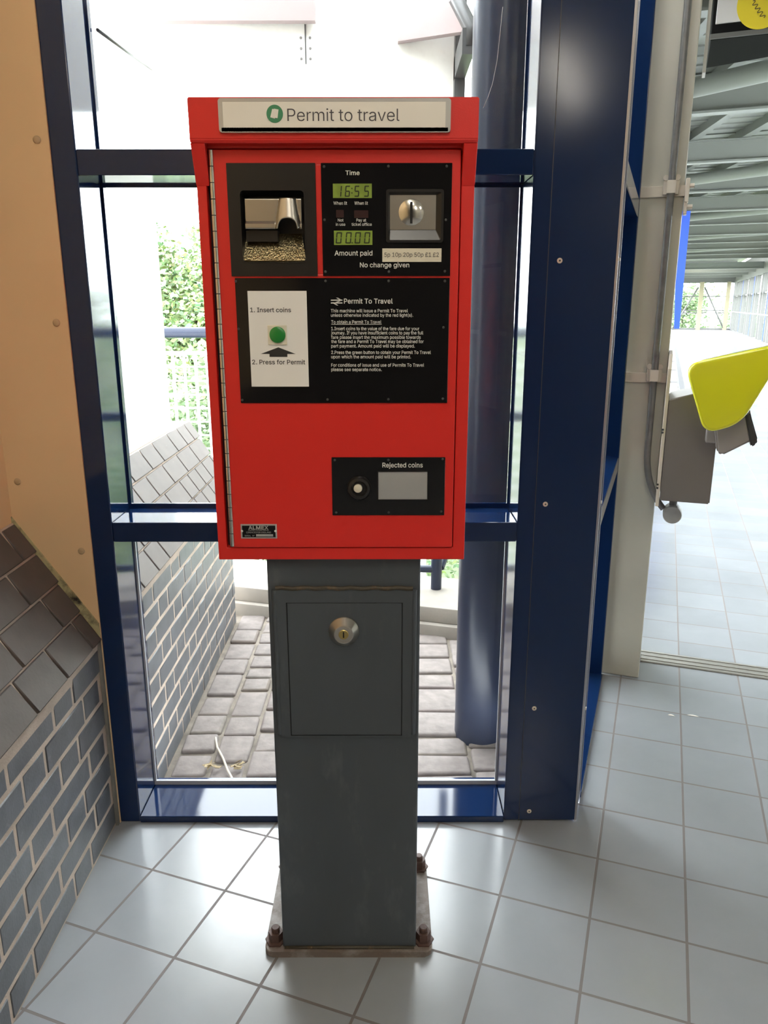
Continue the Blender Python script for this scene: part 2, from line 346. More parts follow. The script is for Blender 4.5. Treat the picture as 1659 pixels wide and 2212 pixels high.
# letter outlines: advance width and closed contours, cap height 509
G = {
' ': (188, []),
'(': (273, [[89,207,92,264,109,364,132,441,153,494,177,539,236,539,191,428,161,313,151,207,160,115,188,16,236,-96,177,-96,128,4,99,106]]),
')': (273, [[37,-96,86,18,113,116,122,207,112,313,82,428,37,539,97,539,121,494,154,403,173,323,181,264,184,207,174,104,144,3,97,-96]]),
'.': (188, [[95,-4,78,-1,63,9,53,24,50,41,53,59,63,73,78,83,95,87,113,83,128,73,138,59,141,41,138,24,128,9,113,-1]]),
'0': (453, [[227,-7,174,1,130,24,95,62,69,113,57,155,50,202,50,306,57,353,69,395,95,447,130,484,174,508,227,516,279,508,323,484,358,447,384,395,396,353,403,306,403,202,396,155,384,113,359,62,323,24,279,1],[227,50,261,56,290,74,313,103,330,144,340,194,344,254,340,314,330,365,313,405,290,435,261,453,227,460,192,453,163,435,140,405,123,365,113,314,109,254,113,194,123,144,140,103,163,74,192,56]]),
'1': (453, [[76,0,76,55,391,55,391,0],[276,509,276,0,212,0,212,448,86,358,86,427,198,509]]),
'2': (453, [[64,0,64,47,282,282,311,327,320,371,317,397,308,419,293,436,273,449,250,457,224,460,196,457,172,447,153,433,139,413,130,390,127,362,66,362,71,405,86,442,111,473,143,496,182,511,225,516,268,511,306,497,337,474,361,445,376,411,381,372,378,345,371,318,336,259,267,180,153,60,153,57,389,57,389,0]]),
'5': (453, [[221,-7,178,-2,140,11,108,32,83,60,66,93,60,130,122,130,127,108,138,89,154,73,173,60,196,52,221,50,250,53,276,64,298,82,314,104,324,131,328,162,324,193,314,221,297,244,275,262,248,273,218,277,167,268,128,246,67,253,96,509,366,509,366,452,151,452,136,301,178,325,229,334,263,330,294,321,321,306,345,285,364,260,379,231,388,199,391,163,385,117,369,76,343,41,309,15,268,-1]]),
'A': (480, [[16,0,201,509,276,509,463,0,395,0,264,372,232,478,245,478,191,302,85,0],[110,142,110,199,370,199,370,142]]),
'C': (510, [[267,-7,225,-3,186,7,150,25,119,49,92,79,70,115,53,157,44,203,40,254,44,305,53,352,70,393,92,429,119,459,150,484,186,501,225,512,267,516,305,513,340,504,373,490,402,471,427,447,448,418,463,385,473,348,408,348,389,395,357,428,315,449,267,456,223,450,184,432,150,403,125,364,109,314,103,254,109,194,125,145,151,105,184,76,223,59,267,53,315,60,357,81,389,114,408,160,473,160,463,124,448,91,428,62,402,38,373,19,341,5,305,-4]]),
'D': (502, [[96,0,96,57,215,57,272,63,318,81,354,110,379,149,394,198,399,255,394,312,379,361,354,399,320,428,275,446,221,452,93,452,93,509,273,505,315,495,353,478,399,441,433,391,449,351,458,306,462,255,458,205,449,159,433,119,411,83,384,54,351,31,312,14,268,3],[125,509,125,0,60,0,60,509]]),
'E': (419, [[60,0,60,509,372,509,372,452,125,452,125,286,355,286,355,229,125,229,125,57,375,57,375,0]]),
'F': (410, [[60,0,60,509,369,509,369,452,125,452,125,278,346,278,346,221,125,221,125,0]]),
'G': (520, [[269,-7,225,-3,185,7,149,25,118,49,91,79,69,116,53,157,43,203,40,254,43,305,53,352,69,393,91,429,117,459,149,484,184,501,223,512,265,516,304,513,340,504,374,489,403,469,429,445,449,416,465,384,474,349,408,349,387,393,356,427,315,448,265,456,222,450,183,432,150,404,125,364,109,314,103,254,109,194,125,145,151,105,184,76,224,59,269,53,309,57,345,71,374,93,396,123,410,160,415,202,434,199,283,199,283,256,478,256,478,200,471,141,451,91,419,50,377,19,326,0]]),
'I': (300, [[31,0,31,57,118,57,118,452,31,452,31,509,269,509,269,452,183,452,183,57,269,57,269,0]]),
'L': (393, [[60,0,60,509,125,509,125,57,361,57,361,0]]),
'M': (628, [[60,0,60,509,152,509,311,84,322,49,307,49,352,187,476,509,568,509,568,0,504,0,507,457,513,457,456,291,342,0,286,0,112,457,119,457,122,0]]),
'N': (523, [[60,0,60,509,136,509,388,107,414,55,405,54,399,195,399,509,463,509,463,0,387,0,148,381,108,452,119,454,125,291,125,0]]),
'O': (533, [[267,-7,225,-3,186,7,150,25,119,49,92,79,70,115,53,157,44,203,40,254,44,305,53,352,70,393,92,429,119,459,150,484,186,501,225,512,267,516,309,512,348,501,384,484,415,459,442,429,464,393,480,352,490,305,493,254,490,203,480,157,464,115,442,79,415,49,384,25,348,7,309,-3],[267,53,310,59,349,76,383,105,408,144,425,194,430,254,425,314,408,365,383,404,349,433,310,450,267,456,223,450,184,433,151,404,125,364,109,314,103,254,109,194,125,144,151,105,184,76,223,59]]),
'P': (445, [[60,0,60,509,235,509,289,503,332,487,366,462,390,430,404,391,409,348,404,304,390,265,366,233,332,207,289,191,235,186,109,186,109,242,233,242,269,246,297,256,318,272,333,294,342,319,344,348,342,376,333,402,318,423,297,439,268,449,232,452,125,452,125,0]]),
'R': (449, [[60,0,60,509,236,509,290,504,333,489,367,465,390,433,405,395,409,352,405,309,390,271,367,240,333,217,289,203,236,198,96,198,96,255,269,258,298,267,319,281,334,300,342,324,345,352,342,380,334,405,319,425,298,440,269,449,125,452,125,0],[353,0,230,229,303,229,428,0]]),
'S': (447, [[224,-9,172,-4,128,9,91,31,64,60,46,96,38,137,104,137,110,110,123,88,142,71,166,59,194,52,224,49,257,52,286,60,311,74,329,92,341,114,346,139,342,161,332,179,296,205,128,260,86,289,60,326,52,372,58,413,75,448,102,476,138,498,180,511,227,516,275,511,316,498,351,476,377,449,394,415,401,378,337,378,326,412,302,437,267,453,225,459,194,456,167,448,145,435,129,418,118,398,115,376,119,352,131,334,169,308,312,264,359,238,379,220,395,198,405,171,408,139,403,99,386,64,360,34,323,11,278,-4]]),
'T': (449, [[32,452,32,509,417,509,417,452,257,452,257,0,193,0,193,452]]),
'W': (686, [[155,0,16,509,82,509,187,94,197,40,189,40,224,196,306,509,380,509,486,94,497,40,488,40,523,196,603,509,670,509,530,0,455,0,351,391,336,475,350,475,318,323,230,0]]),
'X': (474, [[18,0,217,284,217,236,29,509,104,509,223,329,243,292,232,292,298,400,374,509,446,509,259,239,259,287,456,0,382,0,250,195,230,231,244,231,182,129,91,0]]),
'Y': (472, [[203,0,203,208,16,509,91,509,222,292,250,230,224,230,251,293,381,509,455,509,268,208,268,0]]),
'a': (389, [[160,-9,126,-5,94,5,68,22,48,45,35,73,30,108,34,138,43,161,58,179,100,203,178,220,234,227,265,235,276,257,273,279,267,297,256,311,240,322,220,329,171,329,149,322,118,301,100,274,41,291,57,322,79,346,104,364,133,375,194,384,239,379,286,360,306,343,322,320,333,290,337,251,337,0,277,0,277,52,272,52,252,25,215,1,190,-6],[202,49,228,59,248,74,263,93,272,115,276,190,259,182,134,159,103,139,95,124,92,105,94,87,102,72,130,52,149,47]]),
'b': (424, [[229,-8,198,-5,172,4,138,31,118,59,112,59,112,0,53,0,53,509,114,509,114,319,118,319,152,360,171,373,197,381,229,384,274,378,313,361,345,332,370,293,385,245,390,189,385,133,370,84,346,45,313,16,274,-2],[220,47,253,51,279,66,301,88,316,117,325,151,328,189,325,227,316,261,301,290,280,311,253,325,220,330,188,325,161,312,140,291,125,263,116,229,113,189,116,150,125,115,140,86,162,65,188,51]]),
'c': (396, [[207,-8,159,-2,117,16,82,46,56,85,40,133,34,187,40,243,56,291,82,330,117,360,159,378,207,384,260,377,305,356,340,322,362,277,303,262,290,289,270,311,242,325,207,330,173,325,145,310,124,287,108,258,99,224,96,187,99,151,108,117,124,89,145,66,173,51,207,46,243,52,271,66,292,89,304,117,363,102,341,56,306,21,261,-1]]),
'd': (424, [[195,-8,151,-2,111,16,79,45,55,84,39,133,34,189,39,245,55,293,79,332,112,361,151,378,196,384,228,381,253,373,287,346,306,319,311,319,311,509,372,509,372,0,313,0,313,59,307,59,272,17,252,4,227,-5],[205,47,236,51,263,65,284,86,299,115,309,150,312,189,309,229,300,263,284,291,263,312,237,325,205,330,172,325,145,311,124,290,108,261,99,227,96,189,99,151,109,117,124,88,145,66,172,51]]),
'e': (404, [[212,-8,161,-2,117,16,82,46,56,85,40,132,34,187,39,242,55,290,81,329,115,359,157,378,205,384,236,382,266,374,294,361,319,341,341,315,357,282,368,242,371,169,75,169,75,221,338,221,310,202,307,237,298,269,283,294,263,314,237,326,205,330,173,326,146,313,125,294,109,270,99,241,96,178,100,139,110,106,128,80,151,61,179,50,212,46,254,53,285,73,306,105,365,91,353,63,335,39,311,19,283,4,249,-5]]),
'f': (254, [[228,379,228,327,6,327,6,379],[81,0,81,432,84,461,96,486,113,505,135,519,161,527,187,530,243,521,227,468,195,474,171,470,154,460,145,443,142,419,142,0]]),
'g': (425, [[207,-151,168,-148,134,-140,105,-127,82,-110,51,-69,101,-41,136,-78,178,-95,207,-97,249,-92,282,-75,304,-47,311,-6,311,68,306,68,272,28,252,16,227,8,195,5,152,10,113,27,80,53,55,90,39,136,34,191,39,246,55,293,80,332,112,361,152,378,196,384,228,382,253,373,288,346,308,319,313,319,313,379,372,379,372,-9,367,-54,350,-90,324,-117,291,-136,251,-147],[205,59,237,63,264,75,285,95,300,121,309,154,312,193,309,231,300,264,285,291,264,312,237,325,205,330,172,325,145,312,124,290,109,262,99,229,96,193,99,155,109,123,124,96,145,76,172,63]]),
'h': (410, [[114,227,114,0,53,0,53,509,114,509,114,287,102,287,124,332,152,362,187,379,227,384,264,380,295,369,321,349,341,321,353,285,357,240,357,0,296,0,296,235,290,275,273,304,246,323,210,329,184,326,161,317,141,303,126,283,117,257]]),
'i': (167, [[53,0,53,379,114,379,114,0],[84,443,67,446,54,455,44,468,41,483,44,499,54,512,67,521,84,524,100,521,114,512,123,499,126,483,123,468,114,455,100,446]]),
'j': (167, [[53,379,114,379,114,-30,111,-63,102,-90,86,-113,65,-129,37,-139,-10,-143,-10,-87,25,-83,40,-72,50,-54,53,-29],[83,443,67,446,53,455,44,468,41,483,44,499,53,512,67,521,83,524,100,521,114,512,123,499,126,483,123,468,114,455,100,446]]),
'k': (381, [[110,137,110,212,121,212,284,379,360,379,184,199,177,199],[53,0,53,509,114,509,114,0],[294,0,148,186,191,229,372,0]]),
'l': (189, [[139,-2,101,3,74,20,58,47,53,84,53,509,114,509,115,77,120,62,130,54,170,54,181,3]]),
'm': (610, [[53,0,53,379,112,379,112,295,108,295,118,323,132,346,151,363,172,376,195,384,219,386,257,380,287,361,309,331,321,295,312,295,322,321,337,343,357,361,381,375,407,383,437,386,468,383,497,372,522,354,541,328,553,296,557,255,557,0,496,0,496,254,490,289,473,313,447,326,419,330,395,328,374,320,358,307,345,290,338,270,335,0,274,0,274,260,269,288,253,311,229,326,199,330,178,328,158,320,140,307,126,289,117,266,114,238,114,0]]),
'n': (410, [[114,227,114,0,53,0,53,379,112,379,112,287,102,287,124,332,152,362,187,379,227,384,264,380,295,369,321,349,341,321,353,285,357,240,357,0,296,0,296,235,290,275,273,304,246,323,210,329,184,326,161,317,141,303,126,283,117,257]]),
'o': (415, [[207,-8,159,-2,117,16,82,46,56,85,40,133,34,187,40,243,56,291,82,330,117,360,159,378,207,384,256,378,299,360,333,330,359,291,376,243,381,187,376,133,359,85,333,46,299,16,256,-2],[207,46,242,51,270,66,292,89,307,117,316,151,319,187,316,224,307,258,292,287,270,310,242,325,207,330,173,325,145,310,124,287,108,258,99,224,96,187,99,151,108,117,124,89,145,66,173,51]]),
'p': (424, [[53,-143,53,379,112,379,112,319,118,319,152,360,171,373,197,381,229,384,274,378,313,361,345,332,370,293,385,245,390,189,385,133,370,84,346,45,313,16,274,-2,229,-8,198,-5,173,4,138,31,118,59,114,59,114,-143],[220,47,253,51,279,66,301,88,316,117,325,151,328,189,325,227,316,261,301,290,280,311,253,325,220,330,188,325,161,312,140,291,125,263,116,229,113,189,116,150,125,115,140,86,162,65,188,51]]),
'r': (259, [[53,0,53,379,112,379,112,321,115,321,130,347,152,367,181,380,243,384,243,322,207,326,182,323,159,315,140,301,126,284,117,262,114,237,114,0]]),
's': (365, [[182,-8,145,-5,112,3,84,18,62,38,45,63,36,94,94,107,105,79,124,60,150,49,181,45,217,50,244,62,262,81,268,103,265,121,254,136,237,147,104,186,72,208,53,237,47,274,51,305,65,332,87,354,115,370,149,381,187,384,223,381,254,372,279,358,299,339,314,316,324,290,268,277,258,298,243,316,219,328,187,333,156,329,131,317,114,299,109,277,112,258,124,243,144,232,275,194,306,171,325,142,331,107,326,75,312,47,290,24,260,6,223,-5]]),
't': (227, [[204,379,204,327,6,327,6,379],[65,471,126,471,128,76,136,61,150,53,202,54,213,2,168,-4,125,2,92,21,72,52,65,93]]),
'u': (410, [[182,-5,146,-1,115,11,89,31,69,59,57,95,53,139,53,379,114,379,114,144,119,105,137,75,164,56,200,50,226,53,249,62,268,77,283,97,293,122,296,153,296,379,357,379,357,0,298,0,298,92,307,92,286,47,257,17,222,0]]),
'v': (389, [[163,0,17,379,84,379,187,87,206,21,184,21,224,155,305,379,371,379,226,0]]),
'w': (567, [[138,0,23,379,87,379,154,137,175,41,165,41,206,214,252,379,316,379,382,136,402,41,391,41,434,214,480,379,545,379,429,0,368,0,277,338,291,338,199,0]]),
'x': (379, [[21,0,171,218,171,171,29,379,100,379,207,206,175,206,233,306,282,379,352,379,209,169,209,214,358,0,287,0,173,182,205,182,148,85,91,0]]),
'y': (389, [[47,-139,61,-86,104,-89,118,-84,130,-74,151,-36,163,-1,17,379,84,379,187,87,206,21,184,21,224,155,305,379,371,379,191,-85,177,-107,159,-124,139,-136,117,-143,65,-143]]),
'£': (425, [[37,41,37,57,62,61,80,74,90,95,93,125,85,358,89,401,102,439,125,471,156,495,194,510,239,516,277,511,310,499,339,480,362,454,378,422,387,385,328,377,318,411,300,437,273,453,240,459,210,456,186,446,168,430,155,410,148,387,152,106,145,89,123,64,92,49],[37,0,37,57,301,57,324,63,330,85,330,107,388,107,382,51,366,23,339,6,299,0],[37,229,37,280,311,280,311,229]]),
'°': (316, [[158,283,128,287,101,298,77,316,59,340,47,367,43,397,47,428,59,455,77,479,101,497,128,509,158,513,188,509,216,497,239,479,257,455,269,428,273,397,269,367,257,340,239,316,216,298,188,287],[158,334,190,343,213,366,222,397,213,430,190,453,158,462,126,453,103,430,95,397,103,366,126,343]]),
}

from mathutils.geometry import delaunay_2d_cdt
GC = {}
def glyph(ch, bold):
    """triangles of one letter: outlines moved outwards by bold, filled by winding number"""
    if (ch, bold) in GC: return GC[ch, bold]
    d = bold * 1000; loops = []
    for c in G[ch][1]:
        n = len(c) // 2; P = [Vector((c[2 * k], c[2 * k + 1])) for k in range(n)]; Q = []
        for k in range(n):
            u, v = (P[k] - P[k - 1]).normalized(), (P[(k + 1) % n] - P[k]).normalized()
            n1, n2 = Vector((-u.y, u.x)), Vector((-v.y, v.x)); q = n1 + n2
            q = q / max(0.6, q.dot(n1)) if q.length > 1e-4 else n1
            Q.append(P[k] + q * d)
        loops.append(Q)
    vs_, es = [], []
    for Q in loops:
        o = len(vs_); vs_ += Q; es += [(o + k, o + (k + 1) % len(Q)) for k in range(len(Q))]
    V, _, F = delaunay_2d_cdt(vs_, es, [], 0, 0.01)[:3]
    keep = []
    for f in F:
        x = sum(V[k].x for k in f) / len(f); y = sum(V[k].y for k in f) / len(f); w = 0
        for Q in loops:
            for p, q in zip(Q, Q[1:] + Q[:1]):
                if (p.y <= y) != (q.y <= y):
                    xi = p.x + (y - p.y) * (q.x - p.x) / (q.y - p.y)
                    if xi > x: w += 1 if q.y > p.y else -1
        if w: keep.append(f)
    GC[ch, bold] = (V, keep); return GC[ch, bold]
def line_mesh(t, bold):
    vs_, fs, x = [], [], 0
    for ch in t:
        if G[ch][1]:
            V, F = glyph(ch, bold); o = len(vs_)
            vs_ += [((v.x + x) / 1000, v.y / 1000, 0) for v in V]; fs += [[o + k for k in f] for f in F]
        x += G[ch][0] - 8 + bold * 1000
    me = bpy.data.meshes.new('t'); me.from_pydata(vs_, [], fs)
    return me
def lettering(name, lines, Y, mt, parent, bold=0.0, one=False):
    """lines: (text, px left, px right, py baseline, px cap height): flat printed letters on the plane y = Y"""
    out = []; bm = bmesh.new()
    for t, x0, x1, yb, ch in lines:
        me = line_mesh(t, bold)
        xs = [v.co.x for v in me.vertices]; mn, mxx = min(xs), max(xs)
        A, Bq, C = at(x0, yb, Y), at(x1, yb, Y), at(x0, yb - ch, Y)
        sx = (Bq.x - A.x) / (mxx - mn); sz = (C.z - A.z) / 0.509
        n0 = len(bm.verts); bm.from_mesh(me); bpy.data.meshes.remove(me)
        bm.verts.ensure_lookup_table()
        for v in bm.verts[n0:]:
            v.co = Vector((A.x + (v.co.x - mn) * sx, Y, lerp(A.z, Bq.z, (v.co.x - mn) / (mxx - mn)) + v.co.y * sz))
        if not one:
            b = B(); b.bm = bm; obj(name, b, mt, parent, norm=False); bm = bmesh.new()
    if one:
        b = B(); b.bm = bm; obj(name, b, mt, parent, norm=False)
    else: bm.free()

# ================================================================== THE SETTING
YW, YG = 1.848, 1.992
A_COL = 2.88
BL, BR = -0.121, 3.52
# ---- floor
b = B()
P1 = Vector((0.537, YW, 0))
room = [Vector((-1.05, -6.6, 0)), ab(-6.0, BR), ab(3.1, BR), ab(3.1, BL), P1, Vector((0.4, YW + 0.18, 0)), Vector((-1.05, YW + 0.18, 0))]
b.poly(room)
b.poly([ab(3.1, BL), ab(3.1, BR), ab(52.0, BR), ab(52.0, BL)])
TILE = 0.214753; A0, B0 = 2.2167, -0.0494
def tuv(co, n): return ((co.x * N2.x + co.y * N2.y - B0) / TILE + 0.0, (co.x * T2.x + co.y * T2.y - A0) / TILE)
for f in b.bm.faces:
    if f.normal.z < 0: f.normal_flip()
b.bm.normal_update()
for f in b.bm.faces:
    if f.normal.z < 0: f.normal_flip()
struct(obj('floor', b, M['tile'], uv=tuv, norm=False), 'pale grey square tiled floor of the hall and footbridge', 'floor')
# ---- ceiling of the hall
b = B()
cz = 3.3
top = [Vector((p.x, p.y, cz)) for p in room]
b.prism(top, (0, 0, 0.1))
struct(obj('ceiling', b, M['ceil']), 'pale flat ceiling over the hall', 'ceiling')

# ---- left wall: brick dado, stepped brick coping, cream panels above
XB = -0.749
CH = 0.0773
def brick_run(b, y0, y1, z_lo, z_hi, seed):
    rr = random.Random(seed)
    k = math.floor(z_lo / CH)
    while k * CH + 0.006 < z_hi - 0.01:
        z0 = k * CH + 0.006 + 0.009 * 0; z1 = (k + 1) * CH + 0.006 - 0.0115
        y = 1.23 + (0.16 if k % 2 else 0.0) - 30 * 0.3275
        st = 0
        while y < y1:
            L = 0.2125 if st % 2 == 0 else 0.0985
            a0, a1 = max(y, y0), min(y + L, y1)
            if a1 - a0 > 0.012:
                g = rr.uniform(0.75, 1.2); w = rr.uniform(0.97, 1.06)
                d = rr.uniform(-0.0012, 0.0012)
                b.box(XB - 0.05, XB + d, a0, a1, max(z0, z_lo), min(z1, z_hi), 0.0025, 1, tint=(g * w, g, g / w))
            y += L + 0.010; st += 1
        k += 1
def coping_run(b, y0, y1, seed):
    rr = random.Random(seed); n = 4
    x0, z0, x1, z1 = XB + 0.004, 0.552, -0.931, 0.875
    d = Vector((x1 - x0, 0, z1 - z0)); L = d.length; u = d / L; nn = Vector((u.z, 0, -u.x))
    if nn.x < 0: nn = -nn
    for r in range(n):
        t0, t1 = L * r / n, L * (r + 1) / n
        y = y0 - (0.11 if r % 2 else 0.02)
        while y < y1:
            l = rr.choice((0.215, 0.215, 0.16, 0.13))
            a0, a1 = max(y, y0), min(y + l - 0.008, y1)
            if a1 - a0 > 0.02:
                base = Vector((x0, 0, z0)); g = rr.uniform(0.8, 1.15)
                lift0, lift1 = 0.010, 0.004
                p = [base + u * (t0 + 0.002) - nn * 0.03, base + u * (t1 - 0.004) - nn * 0.03, base + u * (t1 - 0.004) + nn * lift1, base + u * (t0 + 0.002) + nn * lift0]
                q = [Vector((v.x, a0, v.z)) for v in p] 
                b.prism(q, (0, a1 - a0, 0), 0.0022, 1, tint=(g, g, g * rr.uniform(0.97, 1.03)))
            y += l
struct_wall = B(); brick_run(struct_wall, -6.6, YW - 0.012, 0.004, 0.548, 3)
wl = struct(obj('wall_left', struct_wall, M['brick'], smooth=40), 'dark blue brick lower wall with pinkish mortar', 'wall')
b = B(); b.box(XB - 0.10, XB - 0.0015, -6.6, YW - 0.001, 0.0, 0.55)
obj('mortar', b, M['mortar'], wl)
b = B(); coping_run(b, -6.6, YW - 0.004, 11); obj('coping', b, M['coping'], wl, smooth=40)
b = B(); q = [(XB + 0.003, -6.6, 0.552), (-0.929, -6.6, 0.876), (-0.96, -6.6, 0.876), (-0.96, -6.6, 0.50), (XB - 0.003, -6.6, 0.50)]
b.prism(q, (0, 6.6 + YW - 0.002, 0)); obj('coping_bed', b, M['mortar'], wl)
b = B(); b.box(-1.05, -0.932, -6.6, YW - 0.30, 0.874, cz)
b.box(-1.05, -0.932, YW - 0.294, YW, 0.874, cz)
obj('cream_cladding', b, M['cream'], wl)
b = B(); b.box(-0.763, XB + 0.0, YW - 0.012, YW, 0, 0.545); b.box(XB, -0.7415, YW - 0.016, YW, 0, 0.56)
obj('mortar_strip', b, M['sealant'], wl)
# cream panel in the window plane, cut along the slope of the coping
b = B()
b.prism([(-0.7400, YW - 0.004, 0.0), (-0.7400, YW - 0.004, cz), (-0.9315, YW - 0.004, cz), (-0.9315, YW - 0.004, 0.0)], (0, 0.05, 0))
wf = struct(obj('wall_front', b, M['cream']), 'narrow cream wall panel beside the blue window frame', 'wall')
b = B(); b.prism([(-0.741, YW - 0.009, 0.566), (-0.741, YW - 0.009, 0.604), (-0.932, YW - 0.009, 0.892), (-0.932, YW - 0.009, 0.868)], (0, 0.012, 0))
obj('trim', b, M['chipped'], wf)
for i, (px, py) in enumerate(((80, 302), (122, 697), (176, 1190), (38, 1040), (60, -190))):
    c = at(px, py, YW - 0.004); b = B(); b.lathe(c, ((0.0085, 0), (0.0085, 0.0015), (0.007, 0.003), (0.002, 0.0032)), n=20); obj('screw_cap', b, M['cream_cap'], wf, smooth=50)

# ---- front windows (deep glossy blue frames)
def window(name, x0, x1, y0, z_top, mx, left=0.056, right=0.0, label=None, depth=0.150):
    yb = y0 + depth
    b = B()
    if left: b.box(x0, x0 + left, y0, yb + 0.03, 0, z_top, 0.003, 2)
    fr = obj(name, b, M['blue'], mx=mx, smooth=12) if left else None
    struct(fr, label, 'window')
    xi, xe = x0 + left, x1 - right
    if right: b = B(); b.box(xe, x1, y0, yb + 0.03, 0, z_top, 0.003, 2); obj('mullion', b, M['blue'], fr, mx=mx, smooth=12)
    for z0, z1 in ((0.823, 0.874), (1.683, 1.737)):
        b = B(); b.box(xi + 0.0005, xe - 0.0005, y0 + 0.001, yb + 0.03, z0, z1, 0.002, 2); obj('transom', b, M['blue'], fr, mx=mx, smooth=12)
    b = B(); b.box(xi + 0.0005, xe - 0.0005, y0 - 0.004, yb + 0.03, 0.0, 0.020, 0.002, 2); obj('sill', b, M['blue'], fr, mx=mx, smooth=12)
    for z0, z1 in ((0.020, 0.823), (0.874, 1.683), (1.737, z_top)):
        b = B()
        t = 0.008
        b.ring(rect_pts(xi, xe, z0, z1), rect_pts(xi + t * 0.6, xe - t * 0.6, z0 + t * 1.6, z1 - t * 0.7), yb - 0.006, yb + 0.002)
        obj('glazing_bead', b, M['bead'] if z0 < 0.1 else M['blue'], fr, mx=mx)
        b = B(); b.box(xi, xe, yb, yb + 0.005, z0, z1); obj('pane', b, M['glass'], fr, mx=mx)
    return fr
w1 = window('window_1', -0.7405, 0.3352, YW, cz, None, label='tall blue framed window of three panes behind the red machine')
b = B(); b.tube([at(px, py, YG - 0.0015) for px, py in ((1086, 15), (1080, 75), (1074, 130), (1064, 180), (1054, 210), (1044, 233))], 0.0006, 6); obj('scratch', b, M['letter_w'], w1)
# corner post between the two windows
b = B()
p2 = P1 + T2 * 0.085; p3 = p2 - N2 * 0.18
b.prism([(0.3352, YW, 0.004), (0.537, YW, 0.004), (p2.x, p2.y, 0.004), (p3.x, p3.y, 0.004), (0.3352, YW + 0.18, 0.004)], (0, 0, cz - 0.004), 0.003, 2)
tp = struct(obj('trim_1', b, M['blue_post'], smooth=12), 'wide glossy dark blue corner post with small pale screws', 'post')
b = B(); b.box(0.377, 0.3785, YW - 0.0007, YW + 0.004, 0.004, cz); obj('seam', b, M['dark_grey'], tp)
for px, py in ((1209, 563), (1178, 1089), (1154, 1530), (1143, 1752)):
    c = at(px, py, YW); b = B(); b.lathe(c, ((0.0062, 0), (0.0062, 0.0012), (0.0045, 0.002)), n=20); b.mi = 1; b.lathe((c.x, c.y - 0.0019, c.z), ((0.0022, 0), (0.0020, 0.0004)), n=14); obj('screw', b, [M['cream_plate'], M['letter_k']], tp, smooth=40)
c1 = P1 + T2 * 0.004 + N2 * 0.0
b = B(); mxe = Matrix.Translation(P1) @ Matrix.Rotation(-AZ, 4, 'Z')
b.box(-0.003, 0.0025, -0.002, 0.006, 0.006, cz, mx=mxe); obj('edge_highlight_strip', b, M['edge'], tp)  # both pale strips stand in for the highlight along the post's bevelled edges
b = B(); b.box(-0.002, 0.0025, 0.079, 0.0855, 0.006, cz, mx=mxe); obj('edge_highlight_strip', b, M['edge'], tp)
for py in (18, 566, 1062, 1487):
    z = at(1330, py, 2.0).z
    b = B(); b.box(0.001, 0.0045, 0.038, 0.046, z - 0.004, z + 0.004, 0.001, 1, mx=mxe); obj('screw', b, M['cream_plate'], tp)
# second window runs back to the white column along the footbridge direction
M2 = AB @ Matrix.Translation((BL, 0, 0)) @ Matrix.Rotation(math.radians(90), 4, 'Z')     # local x -> along a, local y -> -b
w2 = window('window_2', 2.005, A_COL - 0.004, 0.0, cz, M2, left=0.03, right=0.05, label='blue framed side window seen edge on beside the white column')

# white column at the mouth of the footbridge
b = B(); b.box(BL - 0.006, 0.015, A_COL, A_COL + 0.20, 0.0, cz, 0.004, 2)
colm = struct(obj('column', b, M['col_white'], mx=AB, smooth=12), 'off white steel column with a grey conduit down its face', 'column')
# threshold strip
b = B(); b.box(0.017, BR, 3.032, 3.139, -0.002, 0.006, 0.002, 1)
for a in (3.05, 3.085, 3.12): b.box(0.017, BR, a, a + 0.004, 0.005, 0.0085)
struct(obj('trim_2', b, M['alu'], mx=AB), 'metal threshold strip across the tiled floor', 'threshold')

# ---- rest of the hall, behind and right of the camera
b = B(); b.box(-3.2, BR + 0.2, -6.1, -5.95, 0, cz); struct(obj('wall_back', b, M['dark_wall'], mx=AB), 'dark brown back wall of the hall', 'wall')  # unseen wall, darkened so the glossy black panels reflect little

# right wall of hall and footbridge: posts, glass, handrail
b = B(); b.box(BR, BR + 0.12, -6.0, 52, -0.05, 0.06); b.box(BR - 0.02, BR + 0.16, -6.0, 52, 2.66, 2.78); b.box(BR, BR + 0.1, -6, 52, 1.88, 1.93); b.box(BR, BR + 0.12, -6, 52, 2.78, 3.6)
wr = struct(obj('wall_right', b, M['fin'], mx=AB), 'white glazed side wall of the footbridge', 'wall')
b = B(); b.box(BR + 0.02, BR + 0.10, -6, 5.6, 0.06, 2.66); obj('solid_panel', b, M['white_metal'], wr, mx=AB)  # unseen solid stretch, put in to cut side light into the hall
b = B(); b.box(BR + 0.05, BR + 0.056, 5.6, 52, 0.06, 2.66); obj('pane', b, M['glass'], wr, mx=AB)
b = B(); b.tube([(BR - 0.09, -6, 1.06), (BR - 0.09, 50.5, 1.06)], 0.028, 12); obj('handrail', b, M['white_metal'], wr, mx=AB)
b = B(); b.box(BR - 0.05, BR + 0.10, -0.06, 0.06, 0.06, 2.66); pm = obj('mullion', b, M['fin'], wr, mx=AB)
b = B(); b.box(BR - 0.02, BR + 0.10, 0.0, 0.10, 0.06, 2.66); pb = obj('blue_mullion', b, M['blue_sign'], wr, mx=AB)
k = 0
a = -5.2
while a < 50:
    for src, da in ((pm, 0), (pm, 0.85)) + (((pb, 1.45),) if k % 2 else ()):
        o = src.copy(); COL.objects.link(o); o.location = ab(a + da, 0)
    a += 2.86; k += 1
bpy.data.objects.remove(pm); bpy.data.objects.remove(pb)
